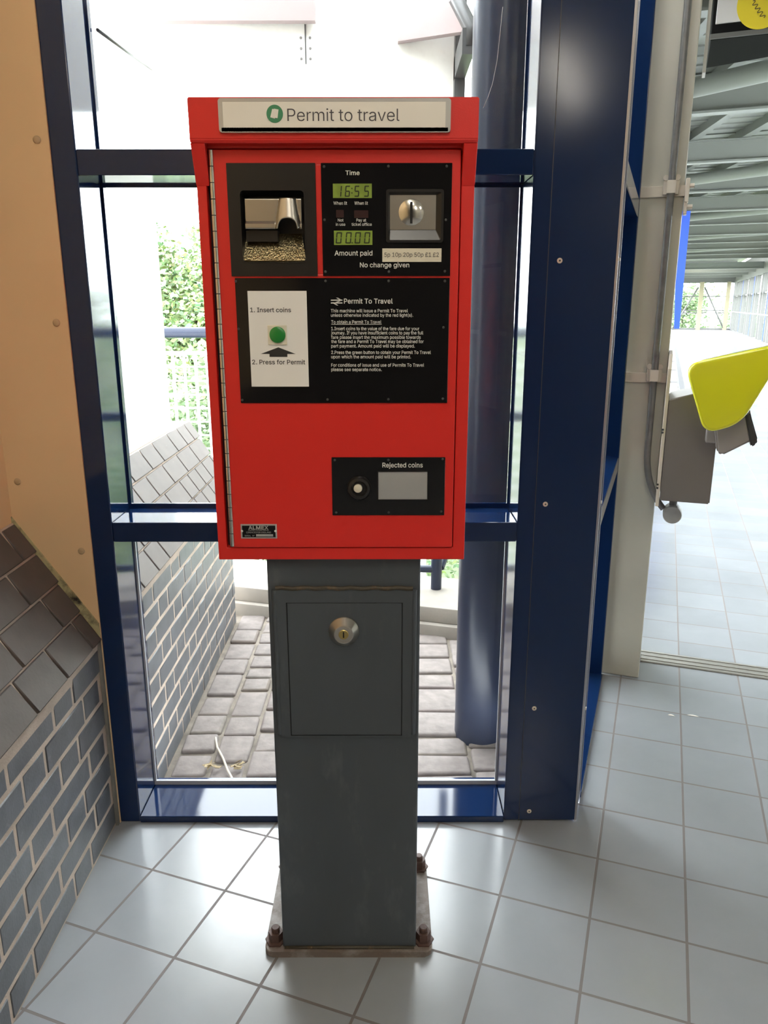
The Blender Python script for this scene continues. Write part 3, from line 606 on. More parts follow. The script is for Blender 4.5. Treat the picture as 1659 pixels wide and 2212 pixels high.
# end wall of the footbridge
AE = 50.75
b = B(); b.box(BL, BR, AE, AE + 0.3, 2.70, 3.9); b.box(BL, BR, AE, AE + 0.2, 0, 0.10)
we = struct(obj('wall_end', b, M['fin'], mx=AB), 'far glazed end wall of the footbridge', 'wall')
b = B(); b.box(1.62, 1.86, AE - 0.1, AE + 0.15, 0, 2.75); obj('post', b, M['cream_post'], we, mx=AB)
b = B(); b.box(3.10, 3.32, AE - 0.1, AE + 0.15, 0, 2.75); obj('post', b, M['cream_post'], we, mx=AB)
for z in (1.93, 1.12, 0.98):
    b = B(); b.box(BL, 3.3, AE, AE + 0.06, z - 0.03, z + 0.03); obj('rail', b, M['galv'], we, mx=AB)
for x0, x1 in ((1.55, 0.35), (1.9, 3.15)):
    b = B(); b.tube([(x0, AE - 0.06, 2.45), (x1, AE - 0.06, 0.1)], 0.045, 8); obj('brace', b, M['fin'], we, mx=AB)
b = B(); b.box(BL, BR, AE + 0.1, AE + 0.106, 0.1, 2.7); obj('pane', b, M['glass'], we, mx=AB)
# left wall of the footbridge, low kerb and rail
b = B(); b.box(BL - 0.1, BL, A_COL + 0.2, 52, -0.02, 0.25); b.box(BL - 0.1, BL, A_COL + 0.2, 52, 2.62, 3.6)
for i in range(18): b.box(BL - 0.1, BL, 4 + i * 2.86, 4.12 + i * 2.86, 0.25, 2.62)
wlc = struct(obj('wall_side', b, M['white_metal'], mx=AB), 'white side wall of the footbridge beyond the column', 'wall')
b = B(); b.box(BL - 0.06, BL - 0.054, A_COL + 0.2, 52, 0.25, 2.62); obj('pane', b, M['glass'], wlc, mx=AB)
b = B(); b.box(BL, 0.27, 6.0, 50.7, 0, 0.012, tint=None); bs = struct(obj('baseboard_left', b, M['white_metal'], mx=AB), 'pale floor ledge along the side of the footbridge', 'ledge')
for i in range(14):
    aa = 9.5 + i * 2.95
    b = B(); b.box(0.0, 0.268, aa, aa + 0.16, 0.011, 0.02); obj('joint', b, M['rail'], bs, mx=AB)
b = B(); b.box(0.30, 0.38, 12, 36, 0, 0.03)
tag(obj('floor_rail', b, M['rail'], mx=AB), 'dark rail lying along the footbridge floor beyond the column', 'rail')

# ---- footbridge roof
b = B(); b.box(BL - 0.3, BR + 0.3, 3.0, 36.0, 3.60, 3.66); b.box(BL - 0.3, BR + 0.3, 36.0, 52, 3.9, 3.96)
for i in range(60): b.box(BL - 0.2, BR + 0.2, 3.2 + i * 0.3, 3.26 + i * 0.3, 3.585, 3.60)
b.box(BL - 0.3, BR + 0.3, 2.98, 3.0, cz - 0.02, 3.66)
rf = struct(obj('roof', b, M['purlin'], mx=AB), 'grey sheet roof over the footbridge', 'roof')
b = B(); b.box(BL, BR, -0.012, 0.0, 3.215, 3.46); b.box(BL, BR, -0.07, 0.07, 3.195, 3.217); b.box(BL, BR, -0.07, 0.07, 3.45, 3.465)
bm0 = struct(obj('roof_beam', b, M['beam'], mx=AB), 'pale flanged beam crossing the footbridge roof', 'beam'); bm0['group'] = 'beams crossing the footbridge roof'
AK = [5.90 + 2.86 * i for i in range(11)]
for i, a in enumerate(AK):
    o = bm0 if i == 0 else bm0.copy()
    if i: COL.objects.link(o)
    o.location = ab(a, 0)
for a in (36.2, 39.5, 43, 46.5):
    o = bm0.copy(); COL.objects.link(o); o.location = ab(a, 0, -0.32)
b = B(); b.tube([(BL, -0.42, 3.32), (BR, -2.65, 3.32)], 0.085, 20)
tb = struct(obj('brace_tube', b, M['beam'], mx=AB, smooth=40), 'fat pale brace tube slanting between the footbridge roof beams', 'tube'); tb['group'] = 'brace tubes of the footbridge roof'
for i, a in enumerate(AK[1::2]):
    o = tb if i == 0 else tb.copy()
    if i: COL.objects.link(o)
    o.location = ab(a, 0)
# purlins lie askew under the sheets
tn = math.tan(math.radians(15)); b0 = 0.3
i = 0
while True:
    bb = -0.1 + 0.62 * i
    a_hi = 3.1 + (bb - BL) / tn; a_lo = 3.1 + max(0, (bb - BR) / tn); a_hi = min(a_hi, 35.5)
    if a_lo > 35: break
    if a_hi - a_lo > 0.4:
        f = lambda a: bb - (a - 3.1) * tn
        b = B(); w = 0.035
        for wz0, wz1, ww in ((3.475, 3.60, 0.012), (3.470, 3.478, 0.05)):
            b.hexa([Vector(p) for p in ((f(a_lo) - ww, a_lo, wz0), (f(a_lo) + ww, a_lo, wz0), (f(a_hi) + ww, a_hi, wz0), (f(a_hi) - ww, a_hi, wz0),
                                        (f(a_lo) - ww, a_lo, wz1), (f(a_lo) + ww, a_lo, wz1), (f(a_hi) + ww, a_hi, wz1), (f(a_hi) - ww, a_hi, wz1))])
        o = struct(obj('purlin', b, M['beam'], mx=AB), 'pale purlin lying askew under the footbridge roof sheets', 'purlin'); o['group'] = 'purlins of the footbridge roof'
    i += 1

# ---- outside: paving, kerb, wall beyond the window, bank
ZP = -0.14
b = B(); b.box(-1.3, 2.2, YG + 0.05, 4.2, ZP - 0.25, ZP - 0.012)
gnd = struct(obj('ground_outside', b, M['dirt']), 'stone sett paving outside the window', 'paving')
b = B(); rr = random.Random(5)
x = -0.732
while x < 1.6:
    w = rr.uniform(0.112, 0.126) if x < -0.4 else rr.uniform(0.12, 0.2)
    y = YG + 0.06 - rr.uniform(0, 0.1)
    while y < 3.75:
        l = rr.choice((rr.uniform(0.10, 0.13), rr.uniform(0.12, 0.16), rr.uniform(0.14, 0.2)))
        g = rr.uniform(0.82, 1.18); dz = rr.uniform(-0.006, 0.005)
        j = lambda: rr.uniform(-0.003, 0.003)
        z0, z1 = ZP - 0.05, ZP + dz
        y0 = max(y, YG + 0.045)
        if y + l - 0.012 > y0 + 0.02:
            p = [Vector(q) for q in ((x + j(), y0, z0), (x + w + j(), y0, z0), (x + w + j(), y + l - 0.012, z0), (x + j(), y + l - 0.012, z0),
                                     (x + j(), y0, z1 + j()), (x + w + j(), y0 + j(), z1 + j()), (x + w + j(), y + l - 0.012, z1 + j()), (x + j(), y + l - 0.012 + j(), z1 + j()))]
            b.hexa(p, 0.011, 3, tint=(g, g * rr.uniform(0.96, 1.0), g * rr.uniform(0.92, 1.0)))
        y += l
    x += w + 0.011
obj('setts', b, M['setts'], gnd, smooth=50)
b = B(); brick_run(b, YG + 0.04, 3.60, ZP - 0.02, 0.548, 9)
wo = struct(obj('wall_outside', b, M['brick'], smooth=40), 'dark brick wall with sloped coping outside the window', 'wall')
b = B(); b.box(XB - 0.25, XB - 0.0015, YG + 0.03, 3.597, ZP - 0.1, 0.55); obj('mortar', b, M['mortar'], wo)
b = B(); coping_run(b, YG + 0.035, 3.62, 21); obj('coping', b, M['coping'], wo, smooth=40)
b = B(); b.prism([(XB + 0.003, YG + 0.03, 0.552), (-0.929, YG + 0.03, 0.876), (-1.06, YG + 0.03, 0.876), (-1.06, YG + 0.03, 0.50), (XB - 0.003, YG + 0.03, 0.50)], (0, 1.56, 0)); obj('coping_bed', b, M['mortar'], wo)
b = B(); b.box(-1.30, -0.931, YG + 0.03, 3.33, 0.876, 4.0, 0.004, 2); obj('white_cladding', b, M['white_panel'], wo)
# kerb
b = B()
k0, k1 = Vector((-1.6, 3.94, 0)), Vector((1.6, 3.02, 0)); kd = (k1 - k0).normalized(); kn = Vector((-kd.y, kd.x, 0))
for z0, z1, d0, d1 in ((ZP - 0.1, -0.085, 0.0, 0.5), (-0.085, -0.006, 0.03, 0.46)):
    b.hexa([p + Vector((0, 0, z)) for z in (z0, z1) for p in (k0 + kn * d0, k1 + kn * d0, k1 + kn * d1, k0 + kn * d1)], 0.006, 2)
struct(obj('kerb', b, M['concrete'], smooth=40), 'pale concrete kerb edging the outdoor paving', 'kerb')
b = B(); b.box(-40, 60, 4.3, 120, -1.3, -1.2); struct(obj('ground_bank', b, M['grass']), 'grassy bank beyond the kerb', 'bank')

# ================================================================== THE TICKET MACHINE
YP, YF = 1.396, 1.376
X0, X1 = -0.313, 0.152
ZB, ZT = at(740, 1209, YF).z, at(740, 209, 1.347).z
YD = 1.3715                      # face of the red door
tm = thing('ticket_machine', 'tall red permit to travel ticket machine standing on a dark grey pedestal', 'ticket machine', (-0.08, 1.52, 0))
# base plate
pl = Vector((-0.2665, 1.384, 0)); b = B()
pts = [(p[0], p[1], 0.0) for p in rrect(-0.2665, 0.1075, 1.384, 1.688, 0.018)]
b.prism(pts, (0, 0, 0.015), 0.002, 1)
bp = obj('base_plate', b, M['rust'], tm, smooth=12)
def bolt(x, y):
    b = B(); b.lathe((x, y, 0.015), ((0.024, 0), (0.024, 0.004), (0.0165, 0.0042), (0.0165, 0.024)), axis='z', n=6)
    b.lathe((x, y, 0.039), ((0.0095, 0), (0.0095, 0.010), (0.008, 0.012)), axis='z', n=14)
    return b
for x, y in ((-0.245, 1.418), (0.088, 1.418), (-0.246, 1.650), (0.088, 1.650)):
    obj('bolt', bolt(x, y), M['rustbolt'], bp)
# pedestal
PX0, PX1 = -0.2265, 0.0705
b = B(); b.box(PX0, PX1, YP, 1.64, 0.015, ZB + 0.01, 0.004, 2)
pd = obj('pedestal', b, M['slate'], tm, smooth=12)
b = B(); b.tube([(PX0 + 0.004, YP - 0.001, 0.0165), (-0.08, YP - 0.002, 0.018), (PX1 - 0.004, YP - 0.001, 0.0165)], 0.004, 8); obj('weld_bead', b, M['weld'], pd)
fx0, fx1, fz0, fz1 = pxrect(596, 1271, 893, 1603, YP)
dx0, dx1, dz0, dz1 = pxrect(624, 1301, 868, 1585, YP)
fx0, fx1 = -0.2105, 0.0560; dx0, dx1 = -0.1895, 0.0350
b = B(); b.ring(rect_pts(fx0, fx1, dz0 - 0.004, fz1), rect_pts(dx0 - 0.0015, dx1 + 0.0015, dz0 - 0.0015, dz1 + 0.0015), YP - 0.006, YP)
obj('door_surround', b, M['slate'], pd)
b = B()
wp = [(fx0 + (fx1 - fx0) * t, YP - 0.0045, fz1 + 0.002 + 0.0012 * math.sin(37 * t)) for t in [i / 24 for i in range(25)]]
b.tube(wp, 0.0045, 8); obj('weld_bead', b, M['weld'], pd, smooth=60)
for xx in (fx0 - 0.003, fx1 + 0.003):
    b = B(); b.tube([(xx, YP - 0.003, fz1 - 0.002), (xx, YP - 0.004, (fz0 + fz1) / 2), (xx, YP - 0.003, dz0 + 0.002)], 0.0048, 8); obj('weld_bead', b, M['slate'], pd, smooth=60)
b = B(); b.box(dx0, dx1, YP - 0.0048, YP - 0.0005, dz0, dz1, 0.0008, 1)
pdoor = obj('pedestal_door', b, M['slate'], tm)
b = B(); b.ring(rect_pts(dx0 - 0.0017, dx1 + 0.0017, dz0 - 0.0017, dz1 + 0.0017), rect_pts(dx0 - 0.0002, dx1 + 0.0002, dz0 - 0.0002, dz1 + 0.0002), YP - 0.0035, YP - 0.0002); obj('gap', b, M['black_matt'], pdoor)
lc = at(743, 1364, YP - 0.006)
b = B(); b.lathe((lc.x, YP - 0.0048, lc.z), ((0.0305, 0), (0.0300, 0.003), (0.0190, 0.017), (0.0175, 0.0175), (0.0100, 0.0165)), n=40); lk = obj('lock', b, M['steel'], pdoor, smooth=12)
b = B(); b.lathe((lc.x, YP - 0.0048 - 0.0162, lc.z), ((0.0098, 0), (0.0098, 0.001), (0.009, 0.0016)), n=24); obj('lock_barrel', b, mat('brass_barrel', (0.55, 0.42, 0.16), 0.3, metal=1), lk, smooth=12)
b = B(); b.box(lc.x - 0.0012, lc.x + 0.0012, YP - 0.0232, YP - 0.022, lc.z - 0.006, lc.z + 0.006); obj('keyhole', b, M['black_matt'], lk)

# cabinet shell
hx0, hx1 = at(453, 600, YF).x, at(985, 600, YF).x
hx0, hx1 = at(500.5 - 10, 1180, YF).x, at(978, 1178, YF).x
hz0, hz1 = at(740, 1183, YF).z, at(740, 321, YF).z
b = B()
b.ring(rect_pts(X0, X1, ZB, ZT - 0.004), rect_pts(hx0, hx1, hz0, hz1), YF, YF + 0.024)
b.box(X0, X0 + 0.012, YF + 0.024, 1.66, ZB, ZT - 0.004); b.box(X1 - 0.012, X1, YF + 0.024, 1.66, ZB, ZT - 0.004)
b.box(X0 + 0.012, X1 - 0.012, YF + 0.024, 1.66, ZB, ZB + 0.012); b.box(X0 + 0.012, X1 - 0.012, YF + 0.024, 1.66, ZT - 0.016, ZT - 0.004)
b.box(X0 + 0.012, X1 - 0.012, 1.648, 1.66, ZB + 0.012, ZT - 0.016)
bmesh.ops.remove_doubles(b.bm, verts=b.bm.verts, dist=1e-5)
cab = obj('cabinet', b, M['red'], tm)
bv = cab.modifiers.new('edges', 'BEVEL'); bv.width = 0.0025; bv.segments = 2; bv.limit_method = 'ANGLE'
b = B(); b.ring(rect_pts(hx0 - 0.0005, hx1 + 0.0005, hz0 - 0.0005, hz1 + 0.0005), rect_pts(hx0 + 0.02, hx1 - 0.02, hz0 + 0.02, hz1 - 0.02), YF + 0.015, YF + 0.02); obj('door_seal', b, M['black_matt'], cab)
# hood
YH = 1.347
zh0 = at(740, 309, YH).z
b = B()
b.prism([(X0 - 0.0005, YF - 0.0004, zh0 + 0.012), (X0 - 0.0005, YH + 0.004, zh0), (X0 - 0.0005, YH, zh0 + 0.006), (X0 - 0.0005, YH, ZT), (X0 - 0.0005, 1.66, ZT), (X0 - 0.0005, 1.66, ZT - 0.0036), (X0 - 0.0005, YF - 0.0004, ZT - 0.0036)], (X1 - X0 + 0.001, 0, 0), 0.0015, 2)
zc = at(424, 403, YF).z
for xa, xb in ((X0 - 0.0005, X0 + 0.022), (X1 - 0.022, X1 + 0.0005)):
    b.prism([(xa, YF - 0.0004, zc), (xa, YH + 0.004, zh0 + 0.001), (xa, YF - 0.0004, zh0 + 0.012)], (xb - xa, 0, 0), 0.001, 1)
hood = obj('hood', b, M['red'], tm, smooth=12)
for px0, px1 in ((537, 648), (668, 782), (800, 912)):
    a0, a1 = at(px0, 330, YF).x, at(px1, 330, YF).x
    b = B(); b.prism([(a0, YF - 0.020, zh0 + 0.0027), (a0, YF - 0.010, zh0 + 0.0067), (a0, YF - 0.010, zh0 + 0.0087), (a0, YF - 0.020, zh0 + 0.0047)], (a1 - a0, 0, 0)); obj('vent_slot', b, M['black_matt'], hood)
# sign on the hood
sx0, sx1, sz0, sz1 = pxrect(470, 212, 973, 286, YH - 0.004)
b = B(); b.prism([(p[0], YH, p[1]) for p in rrect(sx0, sx1, sz0, sz1, 0.004)], (0, -0.005, 0), 0.001, 2)
sgn = obj('sign_panel', b, M['sign_edge'], tm, smooth=12)
YS = YH - 0.0052
qx0, qx1, qz0, qz1 = pxrect(480, 220, 962, 275, YS)
b = B(); b.box(qx0, qx1, YS, YH - 0.001, qz0, qz1); obj('sign_face', b, M['sign_white'], sgn)
b = B(); b.box(sx0 + 0.004, sx1 - 0.004, YS + 0.0002, YH - 0.001, at(700, 284, YS).z, qz0 - 0.0003); obj('dark_strip', b, M['black'], sgn)
lettering('lettering', [('Permit to travel', 621, 863, 261.5, 27.0)], YS - 0.0004, M['letter_s'], sgn, bold=-0.004)
ic = at(593.5, 246, YS)
b = B(); b.lathe((ic.x, YS, ic.z), ((0.0132, 0), (0.0132, 0.0005)), n=40); obj('ticket_icon', b, M['icon_green'], sgn)
b = B()
def slip(cx, cz, w, h, ang, y):
    ca, sa = math.cos(ang), math.sin(ang)
    return [(cx + u * ca - v * sa, y, cz + u * sa + v * ca) for u, v in ((-w, -h), (w, -h), (w, h), (-w, h))]
b.prism(slip(ic.x - 0.0018, ic.z, 0.0038, 0.0064, -0.28, YS - 0.0005), (0, -0.0003, 0)); b.prism(slip(ic.x + 0.0016, ic.z + 0.0004, 0.0038, 0.0064, -0.16, YS - 0.0008), (0, -0.0004, 0))
obj('ticket_symbol', b, M['sign_white'], sgn)

# red door
gx0, gx1, gz0, gz1 = hx0 + 0.0085, hx1 - 0.0016, hz0 + 0.0018, hz1 - 0.0018
ox0, ox1, oz0, oz1 = pxrect(497, 356, 961, 590, YD)
oz0 = at(700, 592, YD).z
b = B()
b.ring(rect_pts(gx0, gx1, gz0, gz1), rect_pts(ox0, ox1, oz0, oz1), YD, YD + 0.012)
mxl, mxr = at(687.2, 470, YD).x, at(692.2, 470, YD).x
b.box(mxl - 0.004, mxr + 0.004, YD, YD + 0.012, oz0 - 0.001, oz1 + 0.001)
dr = obj('door', b, M['red'], tm)
bv = dr.modifiers.new('edges', 'BEVEL'); bv.width = 0.0018; bv.segments = 2; bv.limit_method = 'ANGLE'
# piano hinge
hxc = (at(455.5, 335, YD - 0.003).x + at(500.5, 1170, YD - 0.003).x) / 2
b = B(); ztop, zbot = at(456, 323, YD - 0.003).z, at(501, 1181, YD - 0.003).z
n = 27; hh = (ztop - zbot) / n
for i in range(n):
    z0 = zbot + i * hh
    b.tube([(hxc, YD - 0.0005, z0 + 0.0008), (hxc, YD - 0.0005, z0 + hh - 0.0006)], 0.0042, 14)
hg = obj('hinge', b, M['chrome'], dr, smooth=50)
b = B(); b.tube([(hxc, YD - 0.0005, zbot), (hxc, YD - 0.0005, ztop)], 0.0032, 12); obj('hinge_pin', b, M['dark_grey'], dr, smooth=50)
# maker's plate
nx0, nx1, nz0, nz1 = pxrect(519.5, 1132, 599, 1163, YD)
b = B(); b.box(nx0, nx1, YD - 0.0012, YD, nz0, nz1, 0.0004, 1); npl = obj('name_plate', b, M['sign_edge'], tm)
b = B(); b.box(nx0 + 0.0028, nx1 - 0.0028, YD - 0.0014, YD - 0.001, nz0 + 0.0025, nz1 - 0.0028); obj('plate_face', b, M['black'], npl)
YN = YD - 0.0016
lettering('lettering', [('ALMEX', 536.5, 580, 1143.5, 7.2)], YN, M['sign_edge'], npl, bold=0.030)
lettering('lettering', [('CONTROL SYSTEMS LIMITED', 536, 580.5, 1146.7, 2.2), ('CIRENCESTER ENGLAND', 532, 585.5, 1151.8, 3.4), ('SERIAL', 528.5, 542, 1158.8, 3.0), ('N°', 545.5, 550, 1158.8, 3.0)], YN, M['sign_edge'], npl)
b = B(); ax0, ax1, az0, az1 = pxrect(553, 1154, 590, 1159, YN); b.box(ax0, ax1, YN, YN + 0.0003, az0, az1); obj('serial_strip', b, M['sign_edge'], npl)
for px in (522.8, 594.8):
    c = at(px, 1147.3, YN); b = B(); b.lathe((c.x, YD - 0.0012, c.z), ((0.0022, 0), (0.002, 0.0008), (0.0008, 0.0012)), n=14); obj('rivet', b, M['white'], npl, smooth=40)

# panels
def panel(name, px0, py0, px1, py1, mt, hole=None, th=0.0022):
    x0, x1, z0, z1 = pxrect(px0, py0, px1, py1, YD - th)
    b = B()
    if hole is None: b.box(x0, x1, YD - th, YD, z0, z1, 0.0005, 1)
    else:
        n = len(hole); per = []
        # outer outline resampled to pair with the rounded hole
        for (hx, hz) in hole:
            cx, czz = (min(p[0] for p in hole) + max(p[0] for p in hole)) / 2, (min(p[1] for p in hole) + max(p[1] for p in hole)) / 2
            per.append((hx, hz, cx, czz))
        k = n // 4; out = []
        for i in range(n):
            q, r = divmod(i, k)
            cs = ((x1, z1), (x0, z1), (x0, z0), (x1, z0))[q]
            out.append(cs)
        # spread the points of each corner minutely so that faces stay valid
        out2 = []
        for i in range(n):
            q, r = divmod(i, k); t = (r / (k - 1) - 0.5) * 0.004
            cx_, cz_ = out[i]
            d = ((-1, 0) if t > 0 else (0, -1)) if q == 0 else ((0, -1) if t > 0 else (1, 0)) if q == 1 else ((1, 0) if t > 0 else (0, 1)) if q == 2 else ((0, 1) if t > 0 else (-1, 0))
            out2.append((cx_ + d[0] * abs(t), cz_ + d[1] * abs(t)))
        b.ring(out2, hole, YD - th, YD)
    return obj(name, b, mt, tm)
def screws(parent, pts, Y):
    first = None
    for px, py in pts:
        c = at(px, py, Y); org = ORG[parent.name]
        if first is None:
            b = B(); b.lathe((org.x, org.y, org.z), ((0.0023, 0), (0.0021, 0.0007), (0.0012, 0.0011), (0.0006, 0.0008)), n=12)
            first = obj('screw', b, M['dark_grey'], parent, smooth=40); o = first
        else:
            o = first.copy(); COL.objects.link(o); o.parent = parent
        o.location = Vector((c.x, Y, c.z)) - org
# --- printer panel (upper left)
r0x0, r0x1, r0z0, r0z1 = pxrect(518, 411.5, 660, 566, YD - 0.0022)
hole = rrect(r0x0, r0x1, r0z0, r0z1, 0.006)
pp = panel('printer_panel', 488, 352, 686.2, 596.5, M['black_satin'], hole)
b = B()                                                   # raised lip and recess walls
b.ring(rrect(r0x0 - 0.002, r0x1 + 0.002, r0z0 - 0.002, r0z1 + 0.002, 0.008), hole, YD - 0.0034, YD - 0.001)
o = rrect(r0x0, r0x1, r0z0, r0z1, 0.006); i_ = rrect(r0x0 + 0.004, r0x1 - 0.004, r0z0 + 0.004, r0z1 - 0.004, 0.005)
n = len(o); V0 = [b.bm.verts.new((p[0], YD - 0.002, p[1])) for p in o]; V1 = [b.bm.verts.new((p[0], YD + 0.044, p[1])) for p in i_]
for k in range(n): b.bm.faces.new((V0[k], V0[(k + 1) % n], V1[(k + 1) % n], V1[k]))
b.bm.faces.new(V1)
obj('recess', b, M['black_satin'], pp, norm=False)
# steel flap with a half-cone bulge and finger notch
YFp = YD + 0.006
t0 = at(528, 429, YFp); t1 = at(653, 495, YFp)
b = B(); nx_, nz_ = 60, 20
cxp = at(622, 470, YFp).x; rows = []
zt_, zb_ = t0.z, t1.z; xa_, xb_ = t0.x, t1.x
zn = at(622, 473, YFp).z
def prof(x, v):          # v: 0 top .. 1 bottom; the bulge widens downwards
    hw = 0.0125 + 0.009 * v
    d = (x - cxp) / hw
    bul = 0.014 * math.sqrt(max(0, 1 - d * d)) if abs(d) < 1 else 0
    lip = 0.004 * max(0, (v - 0.78) / 0.04) if v < 0.82 else 0.004
    return YFp - max(bul * (0.55 + 0.6 * v), lip)
def low(x):
    d = abs(x - cxp) / 0.0155
    return zb_ + (max(0, 1 - d ** 2.6) ** 0.5) * (zn - zb_) if d < 1 else zb_
for i in range(nx_ + 1):
    x = lerp(xa_, xb_, i / nx_); zl = low(x)
    rows.append([b.bm.verts.new((x, prof(x, (zt_ - z) / (zt_ - zb_)), z)) for z in [lerp(zt_, zl, j / nz_) for j in range(nz_ + 1)]])
for i in range(nx_):
    for j in range(nz_): b.bm.faces.new((rows[i][j], rows[i][j + 1], rows[i + 1][j + 1], rows[i + 1][j]))
fl = obj('flap', b, M['steel'], pp, smooth=35, norm=True)
so = fl.modifiers.new('thickness', 'SOLIDIFY'); so.thickness = 0.002; so.offset = -1
# textured chute below: slopes forwards out of the recess
q = [at(530, 505, YD + 0.034), at(652, 505, YD + 0.034), at(661, 563, YD - 0.001), at(526, 563, YD - 0.001)]
b = B(); b.prism(q, (0, 0.004, -0.004)); obj('chute', b, M['brass'], pp)
b = B(); c0, c1 = at(534, 507, YD + 0.02), at(602, 523, YD + 0.02); b.box(c0.x, c1.x, YD + 0.010, YD + 0.04, c1.z, c0.z + 0.006); obj('shutter', b, M['black_satin'], pp)
# --- coin and display panel (upper right)
YU = YD - 0.0022
c0 = (834, 409, 957, 524)
r1x0, r1x1, r1z0, r1z1 = pxrect(*c0, YU)
cp = panel('display_panel', 693, 352, 972, 596, M['black'], rrect(r1x0 + 0.002, r1x1 - 0.002, r1z0 + 0.002, r1z1 - 0.002, 0.003))
b = B()
ix0, ix1, iz0, iz1 = pxrect(845, 424, 938.5, 493.5, YU + 0.004)
b.ring(rrect(r1x0, r1x1, r1z0, r1z1, 0.004), rrect(r1x0 + 0.004, r1x1 - 0.004, r1z0 + 0.004, r1z1 - 0.004, 0.003), YU - 0.0025, YU + 0.002)
o = rrect(r1x0 + 0.004, r1x1 - 0.004, r1z0 + 0.004, r1z1 - 0.004, 0.003); i_ = rrect(ix0 - 0.002, ix1 + 0.002, iz0 - 0.002, iz1 + 0.002, 0.0005)
V0 = [b.bm.verts.new((p[0], YU - 0.0018, p[1])) for p in o]; V1 = [b.bm.verts.new((p[0], YU + 0.005, p[1])) for p in i_]
n = len(o)
for k in range(n): b.bm.faces.new((V0[k], V0[(k + 1) % n], V1[(k + 1) % n], V1[k]))
obj('coin_surround', b, M['black_satin'], cp, norm=False)
b = B(); b.box(ix0 - 0.002, ix1 + 0.002, YU + 0.004, YU + 0.007, iz0 - 0.002, iz1 + 0.002); cpl = obj('coin_plate', b, M['steel'], cp)
cc = at(888.4, 458.5, YU + 0.004)
b = B(); b.lathe((cc.x, YU + 0.0039, cc.z), ((0.0212, 0), (0.0205, 0.0004), (0.017, -0.0 + 0.0022), (0.011, 0.0038), (0.004, 0.0045)), n=40); obj('coin_dish', b, M['chrome'], cp, smooth=50)
s0, s1 = at(886, 436, YU), at(891, 482.5, YU)
b = B(); b.box(s0.x, s1.x, YU - 0.0010, YU + 0.004, s1.z, s0.z); obj('coin_slot', b, M['black_matt'], cp)
def lcd(px0, py0, px1, py1, s, dpx, dy0, dy1, dw, colon=None, dot=None):
    x0, x1, z0, z1 = pxrect(px0, py0, px1, py1, YU)
    b = B(); b.box(x0, x1, YU - 0.0004, YU + 0.001, z0, z1); d = obj('display', b, M['lcd'], cp)
    SEG = {'0': 'abcdef', '1': 'bc', '5': 'acdfg', '6': 'acdefg'}
    b = B(); zt, zb = at(px0, dy0, YU).z, at(px0, dy1, YU).z; y = YU - 0.0006
    zm = (zt + zb) / 2; t = (zt - zb) * 0.055
    for ch, px in zip(s, dpx):
        xl, xr = at(px, dy0, YU).x, at(px + dw, dy0, YU).x
        def bar(xa, xb, za, zb2):
            sh = lambda z: (z - zb) / (zt - zb) * 0.0018
            b.poly([(xa + sh(za), y, za), (xb + sh(za), y, za), (xb + sh(zb2), y, zb2), (xa + sh(zb2), y, zb2)])
        g = t * 0.5
        for sgm in SEG[ch]:
            if sgm == 'a': bar(xl + t, xr - t, zt - 2 * t, zt)
            if sgm == 'd': bar(xl + t, xr - t, zb, zb + 2 * t)
            if sgm == 'g': bar(xl + t, xr - t, zm - t, zm + t)
            if sgm == 'f': bar(xl, xl + 2 * t, zm + g, zt - g)
            if sgm == 'e': bar(xl, xl + 2 * t, zb + g, zm - g)
            if sgm == 'b': bar(xr - 2 * t, xr, zm + g, zt - g)
            if sgm == 'c': bar(xr - 2 * t, xr, zb + g, zm - g)
    if colon:
        for py in colon[1:]:
            c = at(colon[0], py, YU); b.poly([(c.x - t, y, c.z - t), (c.x + t, y, c.z - t), (c.x + t, y, c.z + t), (c.x - t, y, c.z + t)])
    obj('digits', b, M['lcd_seg'], d, norm=False)
K = 0.1748; kx = lambda v: 690 + v * K; ky = lambda v: 340 + v * K
lcd(kx(165), ky(325), kx(648), ky(502), '1655', [kx(v) for v in (205, 310, 425, 545)], ky(350), ky(488), 62 * K, colon=(kx(402), ky(385), ky(440)))
lcd(kx(178), ky(905), kx(655), ky(1082), '0000', [kx(v) for v in (198, 318, 432, 548)], ky(925), ky(1065), 70 * K, colon=(kx(405), ky(1056)))
for q in ((205, 650, 302, 745), (428, 655, 605, 748)):
    x0, x1, z0, z1 = pxrect(kx(q[0]), ky(q[1]), kx(q[2]), ky(q[3]), YU); b = B(); b.box(x0, x1, YU - 0.0006, YU + 0.001, z0, z1); obj('indicator_lamp', b, M['lampoff'], cp)
cap = 26
YL = YU - 0.0004
lettering('lettering', [('Time', kx(322), kx(497), ky(218), 55 * K), ('Amount paid', kx(187), kx(655), ky(1212), 60 * K), ('No change given', kx(500), kx(1110), ky(1358), 58 * K)], YL, M['letter_w'], cp, bold=0.012)
lettering('lettering', [('When lit', kx(173), kx(342), ky(585), 40 * K), ('When lit', kx(432), kx(600), ky(585), 40 * K), ('Not', kx(227), kx(298), ky(793), 36 * K), ('in use', kx(202), kx(320), ky(845), 36 * K),
                        ('Pay at', kx(457), kx(578), ky(793), 36 * K), ('ticket office', kx(397), kx(647), ky(845), 36 * K)], YL, M['letter_w'], cp, bold=0.008)
x0, x1, z0, z1 = pxrect(kx(777), ky(1125), kx(1506), ky(1291), YU); b = B(); b.box(x0, x1, YU - 0.0005, YU + 0.0005, z0, z1); stk = obj('price_sticker', b, M['sticker'], cp)
lettering('lettering', [('5p 10p 20p 50p £1 £2', kx(802), kx(1475), ky(1228), 52 * K)], YU - 0.0009, M['letter_k'], cp)
screws(cp, [(700, 360), (839, 359), (965, 359), (701, 475), (963, 475), (703, 587), (840, 587), (961, 586)], YU)
